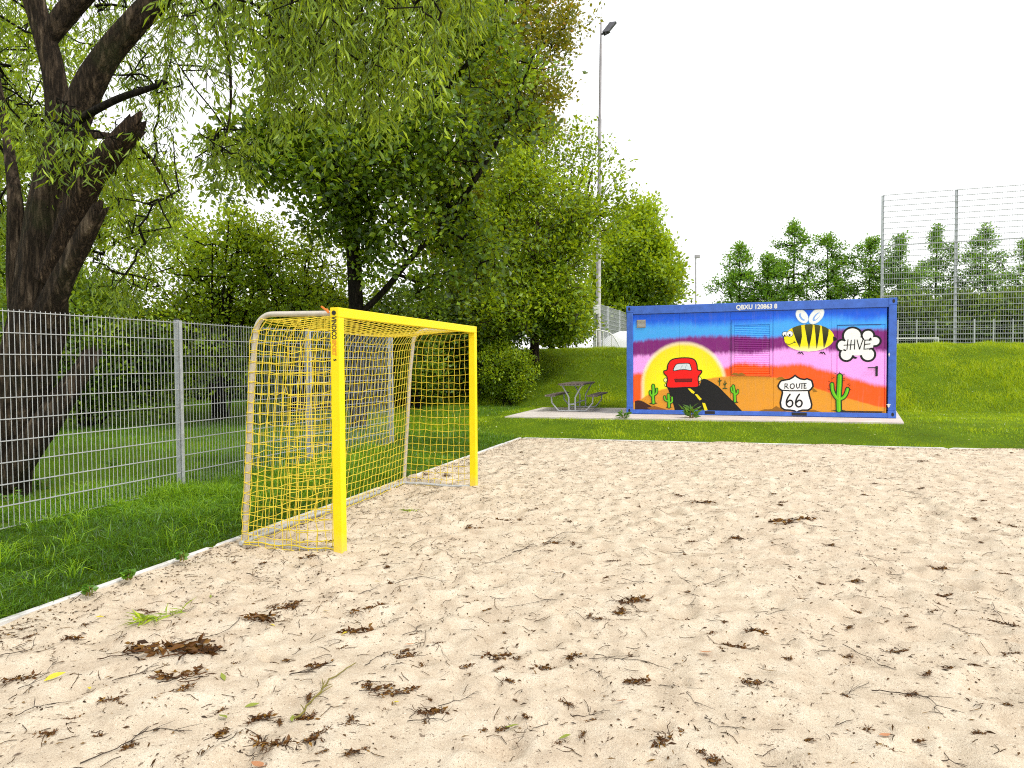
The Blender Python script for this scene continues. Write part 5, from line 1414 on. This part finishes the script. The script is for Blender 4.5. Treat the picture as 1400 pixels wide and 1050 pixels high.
# lawn behind the fence
n = 95000; a, b, x, y = scatter(n, -14, -1.6, -11, 9)
keep = (a < -2.4 - 0.0 * b) | (b > 0); x, y = x[keep], y[keep]; c_ = clumpy(x, y); n = len(x)
blades('meadow_grass', 'shaded meadow grass behind the mesh fence under the trees', x, y, ground(x, y), 0.05 + 0.10 * c_ * rg.uniform(0.5, 1.3, n), rg.uniform(0.007, 0.013, n), np.clip(0.1 + 0.6 * c_ + rg.normal(0, 0.16, n), 0, 1), 'grass_near', rg, False)
# mown lawn between the sand and the slab
n = 170000; a, b, x, y = scatter(n, -7, 15, 0.058, 8.5)
keep = (wc_of(x, y) < 20.6) & ~in_slab(x, y, -0.02); x, y = x[keep], y[keep]; c_ = clumpy(x, y); n = len(x)
blades('lawn_grass', 'short mown lawn between the sand and the container', x, y, ground(x, y), 0.022 + 0.085 * c_ * c_ * rg.uniform(0.5, 1.6, n), rg.uniform(0.006, 0.012, n), np.clip(-0.04 + 0.62 * c_ + 0.45 * vnoise(x, y, 0.7, 28) + rg.normal(0, 0.17, n), 0, 1), 'grass_lawn', rg, False)
# embankment
n = 215000; x = rg.uniform(-4, 19, n); wcv = 19.0 + 6.4 * rg.random(n) ** 0.85; y = (wcv - 0.314 * x) / 0.9495
keep = ~in_slab(x, y, 0.05) & (rg.random(n) < np.clip((wcv - 18.8) / 1.6, 0, 1)); x, y, wcv = x[keep], y[keep], wcv[keep]; n = len(x)
c_ = clumpy(x, y); big_ = vnoise(x, y, 0.55, 25) + 0.8 * (vnoise(wcv * 1.0, x * 0.25, 1.6, 27) - 0.5)
dry = np.clip((x - 2) / 8, 0, 1) * 0.22
blades('bank_grass', 'tufted yellow-green grass on the bank behind the container', x, y, ground(x, y), (0.030 + 0.19 * c_ * c_ * rg.uniform(0.5, 1.5, n)) * np.clip((wcv - 18.2) / 2.5, 0.45, 1), rg.uniform(0.009, 0.017, n), np.clip(-0.16 + 0.55 * c_ + 0.50 * big_ + dry + rg.normal(0, 0.15, n), 0, 1), 'grass_berm', rg, False, 0.6)
# tiny flowers in the lawn
n = 420; a, b, x, y = scatter(n, -3, 14, 0.3, 8.0); keep = ~in_slab(x, y, 0.1) & (wc_of(x, y) < 24); x, y = x[keep], y[keep]; n = len(x)
pos = np.stack([x, y, ground(x, y) + 0.05], 1); d = rg.normal(size=(n, 3)); d[:, 2] = 0.2
V, F = leaf_quads(pos, d, rg.uniform(0.02, 0.05, n), rg.uniform(0.015, 0.04, n), rg)
o = link('daisies', np_mesh('daisies', V, F, rg.random(n)), M['petal']); tag(o, 'tiny pale daisies scattered over the mown lawn', 'flowers', kind='stuff')

# ------------------------------------------------------------------ litter on the sand
rg = np.random.default_rng(501)
n = 44000
a = rg.uniform(0.05, 13, n) ** 1.0; b = -rg.uniform(0.05, 12.2, n)
keep = rg.random(n) < (0.35 + 0.5 * np.exp(-a / 3.0)) * (0.4 + 0.9 * vnoise(a, b, 0.9, 31)); a, b = a[keep], b[keep]
ke = 3200; a = np.concatenate([a, 0.02 + np.abs(rg.normal(0, 0.14, ke)), rg.uniform(0, 13, 2200)]); b = np.concatenate([b, rg.uniform(-13.5, -0.05, ke), -0.02 - np.abs(rg.normal(0, 0.12, 2200))]); n = len(a); x, y = ab(a, b)
pos = np.stack([x, y, sand_z(x, y) + 0.004], 1); d = rg.normal(size=(n, 3)); d[:, 2] *= 0.12
V, F = leaf_quads(pos, d, rg.uniform(0.010, 0.045, n), rg.uniform(0.004, 0.012, n), rg, 1.0)
sp0, sp1 = [], []
m_ = 8500; a = rg.uniform(0.05, 13, m_); b = -rg.uniform(0.05, 12.0, m_); keep = rg.random(m_) < (0.3 + 0.6 * np.exp(-a / 3.5)); a, b = a[keep], b[keep]
x, y = ab(a, b); an = rg.uniform(0, 6.28, len(a)); cur = np.stack([x, y, sand_z(x, y) + 0.005], 1); TV, TF, o_ = [], [], 0
lens = rg.uniform(0.010, 0.036, len(a))
for s_ in range(3):
    an = an + rg.normal(0, 0.35, len(a)); nx_ = cur + np.stack([np.cos(an) * lens, np.sin(an) * lens, rg.normal(0, 0.003, len(a))], 1); nx_[:, 2] = sand_z(nx_[:, 0], nx_[:, 1]) + 0.006
    v_, f_ = seg_tubes(cur, nx_, np.full(len(a), 0.0020), np.full(len(a), 0.0015), 3); TV.append(v_); TF.append(f_ + o_); o_ += len(v_); cur = nx_
TV.append(V); TF.append(F + o_)
V = np.concatenate(TV); F = np.concatenate(TF)
o = link('leaf_litter', np_mesh('leaf_litter', V, F, np.clip(rg.beta(1.3, 2.2, len(F)), 0, 1)), M['litter_speck']); tag(o, 'fine dry bits of leaf and stalk strewn over the sand', 'litter', kind='stuff')

# clumps of dried catkins: a dozen shapes, copied
def clump_mesh(seed, elong):
    rg = np.random.default_rng(seed); V, F, T, o_ = [], [], [], 0
    n = 60
    u = rg.uniform(-1, 1, n); bend = rg.normal(0, 0.35)
    c_ = np.stack([u * 0.5 * elong, (bend * u * u + rg.normal(0, 0.13, n)) * 0.5, np.abs(rg.normal(0, 0.05, n)) + 0.012], 1)
    d = rg.normal(size=(n, 3)); d[:, 0] += rg.choice([-1, 1], n) * 0.7; d[:, 2] *= 0.45
    v_, f_ = leaf_quads(c_, d, rg.uniform(0.10, 0.28, n), rg.uniform(0.05, 0.12, n), rg, 0.2); V.append(v_); F.append(f_ + o_); o_ += len(v_); T.append(np.clip(rg.beta(1.5, 2.3, n), 0, 1))
    for i in range(9):
        st = np.array([rg.uniform(-.5, .5) * elong, rg.normal(0, .1), 0.02]); an = rg.uniform(0, 6.28); pts = [st]
        for s_ in range(5):
            an += rg.normal(0, 0.5); pts.append(pts[-1] + np.array([math.cos(an) * 0.11, math.sin(an) * 0.11, rg.normal(0.002, 0.015)]))
        pts = np.array(pts); pts[:, 2] = np.maximum(pts[:, 2], 0.006)
        v_, f_ = seg_tubes(pts[:-1], pts[1:], np.full(5, 0.014), np.full(5, 0.011), 4); V.append(v_); F.append(f_ + o_); o_ += len(v_); T.append(np.full(len(f_), rg.uniform(0, 0.35)))
    return np_mesh('dry_clump', np.concatenate(V), np.concatenate(F), np.concatenate(T))
clump_meshes = [clump_mesh(600 + i, 0.7 + 0.15 * (i % 5)) for i in range(14)]
for me in clump_meshes: me.materials.append(M['litter'])
def sit(px, py):
    p = at_z(px, py, 0.0); return np.array([p[0], p[1], float(sand_z(p[0], p[1]))])
def place_clump(p, size, rot, label, group, k):
    o = bpy.data.objects.new('dry_clump', clump_meshes[k % len(clump_meshes)]); col.objects.link(o)
    o.location = p; o.rotation_euler = (rg.normal(0, 0.06), rg.normal(0, 0.06), rot); o.scale = (size, size, size * 0.8)
    return tag(o, label, 'dried catkins', group)
traced = [(250, 892, 100, 0.25), (200, 890, 70, 0.1), (290, 886, 60, 0.5), (246, 930, 66, 0.5), (236, 955, 40, 0.9), (303, 1000, 44, 1.2), (300, 975, 22, 1.4), (372, 1026, 50, 0.1), (412, 1018, 46, 0.4), (436, 1006, 26, 0.7), (418, 984, 40, 0.2), (484, 866, 46, 0.2), (483, 830, 24, 1.2), (504, 836, 40, 0.3), (358, 848, 56, -0.3), (402, 826, 26, 0.6), (390, 834, 30, 0.2),
          (514, 945, 44, -0.3), (545, 948, 40, 0.5), (524, 968, 20, 1.2), (592, 972, 42, 0.2), (478, 988, 28, 1.3), (492, 1026, 34, 0.8), (470, 1030, 24, -0.8), (358, 980, 44, 0.3), (436, 914, 36, 0.2), (347, 1012, 22, -0.5), (440, 1033, 16, 0.5), (175, 1020, 30, 0.9), (555, 898, 30, 0.4), (556, 884, 22, 0.9), (575, 908, 22, 1.2), (630, 910, 26, 0.4),
          (828, 786, 28, 1.0), (866, 826, 40, 0.3), (850, 838, 32, 1.2), (680, 900, 38, 0.1), (744, 908, 48, -0.2), (782, 900, 34, 0.8), (870, 934, 36, 0.0), (908, 1020, 46, 1.0), (925, 1006, 24, 0.6), (955, 1028, 26, -0.6), (1030, 938, 36, -0.3), (1242, 952, 28, 0.2), (1253, 1010, 28, -0.3), (1082, 716, 44, 0.1), (1170, 792, 24, 0.2), (1137, 746, 18, 0.8), (1285, 780, 24, 0.0), (1294, 814, 30, 0.3), (1373, 856, 26, -0.5), (1036, 870, 34, -0.6), (1000, 884, 34, -0.5), (1210, 1034, 24, -0.8), (962, 1042, 40, 0.1), (1005, 734, 24, 0.2), (755, 740, 22, 0.2), (600, 742, 24, 0.3), (690, 712, 26, 0.2), (650, 722, 22, 0.6), (1105, 1016, 20, 0.4), (1300, 916, 22, -0.2), (1160, 895, 22, 0.3), (1230, 890, 26, 0.1), (1385, 900, 18, 0.1), (1340, 1010, 24, -0.5), (860, 895, 20, 1.0), (690, 990, 22, 0.2), (655, 995, 20, 0.3), (760, 1010, 24, -0.3), (810, 985, 20, 0.6), (820, 850, 22, 0.5), (930, 843, 26, -0.1), (440, 762, 30, 0.3), (455, 742, 20, 0.3), (880, 770, 20, 0.1), (975, 800, 20, 0.3), (960, 690, 26, 0.1), (20, 930, 40, 0.2), (100, 870, 30, 0.3), (95, 985, 24, 0.4), (150, 962, 26, 0.2), (60, 1010, 30, -0.2)]
big_labels = {0: 'largest heap of brown dried catkins, near the left edge of the sand', 3: 'long brown drift of catkins just in front of the largest heap', 11: 'brown catkin clump in front of the goal between two curled twigs'}
for i, (px, py, wpx, rot) in enumerate(traced):
    p = sit(px, py); size = wpx * p[1] / F_PX
    place_clump(p, size, rot, big_labels.get(i, 'brown clump of dried catkins and leaf scraps lying on the sand'), None if i in big_labels else 'brown catkin clumps on the sand', i)
nclump = len(traced)
for i in range(900):
    if nclump >= 290: break
    D = 2.9 + 9.5 * rg.random() ** 1.15; px = rg.uniform(0, 1400); x = (px - 700) / F_PX * D; a, b = to_ab(x, D)
    if a < 0.12 or b > -0.15 or rg.random() > 0.55 + 0.45 * math.exp(-a / 4): continue
    nclump += 1; p = np.array([x, D, float(sand_z(x, D))]); place_clump(p, rg.uniform(0.028, 0.085) * (1 + 0.3 * (D > 6)), rg.uniform(0, 6.28), 'brown clump of dried catkins and leaf scraps lying on the sand', 'brown catkin clumps on the sand', int(rg.integers(14)))

# twigs
def twig_mesh(pts, r, seed, branch=2):
    rg = np.random.default_rng(seed); mb = MB(); pts = [np.array(p) for p in smooth3(pts, 4)]
    r = r * 0.68
    pts = [p + np.array([*rg.normal(0, 0.006, 2), 0.0]) for p in pts]
    mb.tube(pts, list(np.linspace(r, r * 0.45, len(pts))), 6)
    for k in range(branch):
        i = int(rg.integers(2, max(3, len(pts) - 1))); d = unit(pts[min(i, len(pts) - 1)] - pts[i - 1]); an = rg.choice([-1, 1]) * rg.uniform(0.4, 1.0)
        e_ = np.array([d[0] * math.cos(an) - d[1] * math.sin(an), d[0] * math.sin(an) + d[1] * math.cos(an), 0.12]); L = rg.uniform(0.04, 0.13)
        mb.tube([pts[i], pts[i] + e_ * L * 0.5, pts[i] + e_ * L + [0, 0, -0.004]], [r * 0.6, r * 0.5, r * 0.3], 5)
    return mb
def twig_px(pxs, r, label, group=None, mat='twig', seed=0, branch=2, lift=0.006):
    P = []
    for k in range(len(pxs)):
        P.append(sit(*pxs[k]) + [0, 0, lift + r])
    base_ = P[0].copy(); o = twig_mesh([p - base_ for p in P], r, seed, branch).build('twig', M[mat]); o.location = base_
    tag(o, label, 'twig', group); return o
DT, DG = 'thin dry brown twig lying on the sand', 'dry twigs on the sand'
tw = [([(110, 1048), (150, 1030), (185, 1012), (208, 998)], .004), ([(182, 1010), (215, 1004), (262, 1002)], .003), ([(330, 848), (300, 872), (240, 880)], .003), ([(24, 944), (44, 936), (62, 915), (80, 900)], .003), ([(0, 900), (30, 896), (46, 880), (50, 858)], .003), ([(395, 925), (420, 918), (460, 912)], .005), ([(480, 940), (500, 938), (520, 940)], .003),
      ([(500, 914), (516, 898), (528, 890), (545, 898)], .003), ([(550, 868), (566, 862), (574, 852)], .003), ([(595, 880), (612, 892), (620, 918)], .002), ([(600, 964), (630, 955), (655, 945)], .0025), ([(320, 1030), (340, 1028), (352, 1032)], .003), ([(560, 985), (590, 984), (618, 985)], .003),
      ([(815, 892), (840, 902), (880, 910), (915, 916)], .003), ([(900, 936), (930, 942), (955, 966)], .003), ([(1152, 880), (1180, 896), (1205, 914)], .003), ([(1190, 946), (1230, 952), (1270, 960), (1278, 978)], .004), ([(1150, 952), (1170, 944), (1188, 932)], .0025), ([(1300, 858), (1320, 866), (1342, 870)], .003), ([(1355, 828), (1364, 846), (1376, 858), (1390, 862)], .003), ([(1225, 672), (1260, 678), (1290, 686)], .004), ([(1220, 680), (1250, 684), (1284, 690)], .003),
      ([(700, 756), (740, 740), (770, 728), (800, 726)], .005), ([(730, 742), (690, 762), (650, 776)], .003), ([(660, 806), (676, 820), (690, 818)], .003), ([(724, 808), (740, 816), (752, 822)], .003), ([(700, 830), (728, 826), (756, 820)], .002), ([(1030, 850), (1052, 846), (1076, 840)], .003), ([(936, 790), (965, 792), (1000, 786)], .003), ([(1170, 760), (1200, 765), (1220, 772)], .003), ([(1255, 1030), (1290, 1036), (1316, 1046)], .004), ([(780, 975), (804, 970), (826, 968)], .003), ([(850, 790), (868, 800), (880, 802)], .003), ([(610, 690), (640, 694), (668, 690)], .003), ([(900, 700), (930, 704), (960, 702)], .003), ([(1190, 770), (1215, 784), (1240, 786)], .003), ([(480, 780), (520, 772), (560, 774)], .003), ([(160, 935), (190, 920), (215, 912)], .003), ([(20, 985), (50, 975), (74, 968)], .003), ([(96, 828), (118, 815), (138, 812)], .003), ([(560, 750), (580, 738), (612, 735)], .003), ([(540, 800), (575, 792), (610, 796)], .003)]
for i, (pp, r) in enumerate(tw): twig_px(pp, r, DT, DG, 'twig', 700 + i, 2 + i % 3)
for i in range(110):
    D = 3.0 + 10.5 * rg.random() ** 1.1; px = rg.uniform(20, 1390); x = (px - 700) / F_PX * D; a, b = to_ab(x, D)
    if a < 0.3 or b > -0.4 or rg.random() > 0.25 + 0.6 * math.exp(-a / 3.5): continue
    an = rg.uniform(0, 6.28); L = rg.uniform(0.08, 0.30); P = [np.array([x, D, 0.0])]
    for s_ in range(3): an += rg.normal(0, 0.4); P.append(P[-1] + np.array([math.cos(an), math.sin(an), 0]) * L / 3)
    for p in P: p[2] = float(sand_z(p[0], p[1])) + 0.006
    o = twig_mesh([p - P[0] for p in P], rg.uniform(0.0018, 0.0035), 800 + i, 2).build('twig', M['twig']); o.location = P[0]; tag(o, DT, 'twig', DG)
twig_px([(404, 990), (425, 966), (448, 944), (470, 926), (488, 914)], .0075, 'thick olive-green mossy twig lying diagonally on the sand in front of the goal', None, 'twig_green', 790, 5)
# fresh willow sprigs
def sprig(label, pts, n, ln, seed):
    P = [sit(*q_) + [0, 0, 0.012] for q_ in pts]; b_ = P[0]; rg = np.random.default_rng(seed)
    root = thing('willow_sprig', label, 'sprig', tuple(b_))
    twig_mesh([p - b_ for p in P], 0.003, seed, 2).build('stem', M['twig_green'], root)
    C_ = np.array(smooth3([p - b_ for p in P], 6)); u = rg.integers(0, int(len(C_) * 0.72), n); d = rg.normal(0, 0.55, (n, 3)) + unit(C_[-1] - C_[0]) * -0.6; d[:, 2] = np.abs(d[:, 2]) * 0.5
    L = rg.uniform(0.6, 1.2, n) * ln; V, F = leaf_quads(C_[u], d, L, L * 0.11, rg); link('leaves', np_mesh('leaves', V, F, np.clip(rg.normal(0.6, 0.2, n), 0, 1)), M['willow_leaf'], root)
sprig('fresh green willow sprig lying on the sand near the left kerb', [(186, 856), (205, 850), (232, 845), (258, 834), (278, 826)], 60, 0.12, 801)
sprig('small green leafy sprig on the sand in front of the goal mouth', [(556, 703), (566, 701), (580, 702)], 26, 0.10, 802)
# single coloured leaves
lm = []
for i in range(3):
    g_ = np.random.default_rng(820 + i); V = []
    prof = [0, .55, .9, 1, .8, .45, 0]; Fc = []
    for k, w0 in enumerate(prof): V += [(-0.5 + k / 6, -w0 * 0.17, 0.05 * math.sin(k * .7 + i) + 0.04 * w0), (-0.5 + k / 6, 0, 0.05 * math.sin(k * .7 + i)), (-0.5 + k / 6, w0 * 0.17, 0.05 * math.sin(k * .7 + i) + 0.04 * w0)]
    for k in range(6): Fc += [(3 * k, 3 * k + 3, 3 * k + 4, 3 * k + 1), (3 * k + 1, 3 * k + 4, 3 * k + 5, 3 * k + 2)]
    lm.append(np_mesh('fallen_leaf', V, np.array(Fc), np.full(12, 0.6), True))
M['leaf_yellow'] = simple('yellow_fallen_leaf', (0.62, 0.50, 0.03), 0.7, 0, 0.2, 30); M['leaf_green'] = simple('green_fallen_leaf', (0.22, 0.26, 0.03), 0.7, 0, 0.2, 30); M['leaf_tan'] = simple('tan_fallen_leaf', (0.45, 0.20, 0.09), 0.7, 0, 0.2, 30)
for k, me in enumerate(lm): me.materials.append(M[('leaf_yellow', 'leaf_green', 'leaf_tan')[k]])
for i, (px, py, k, s_) in enumerate([(138, 843, 0, .09), (75, 930, 0, .10), (122, 945, 0, .05), (305, 985, 1, .07), (470, 872, 0, .06), (372, 857, 0, .05), (446, 835, 0, .05), (540, 960, 0, .05), (354, 1048, 2, .10), (516, 795, 0, .06), (288, 812, 1, .05), (305, 930, 1, .07), (345, 968, 1, .07), (400, 990, 1, .06), (965, 900, 2, .08), (850, 965, 2, .06), (700, 995, 1, .07), (1210, 1010, 2, .06), (560, 880, 2, .06), (772, 1003, 1, .06)]):
    o = bpy.data.objects.new('fallen_leaf', lm[k]); col.objects.link(o); p = sit(px, py); o.location = p + [0, 0, 0.012]; o.scale = (s_, s_, s_); o.rotation_euler = (rg.normal(0, .2), rg.normal(0, .2), rg.uniform(0, 6.28))
    tag(o, ('small yellow fallen leaf lying on the sand', 'small yellow-green fallen leaf lying on the sand', 'tan curled fallen leaf lying on the sand')[k], 'leaf', ('yellow leaves on the sand', 'green leaves on the sand', 'tan leaves on the sand')[k])
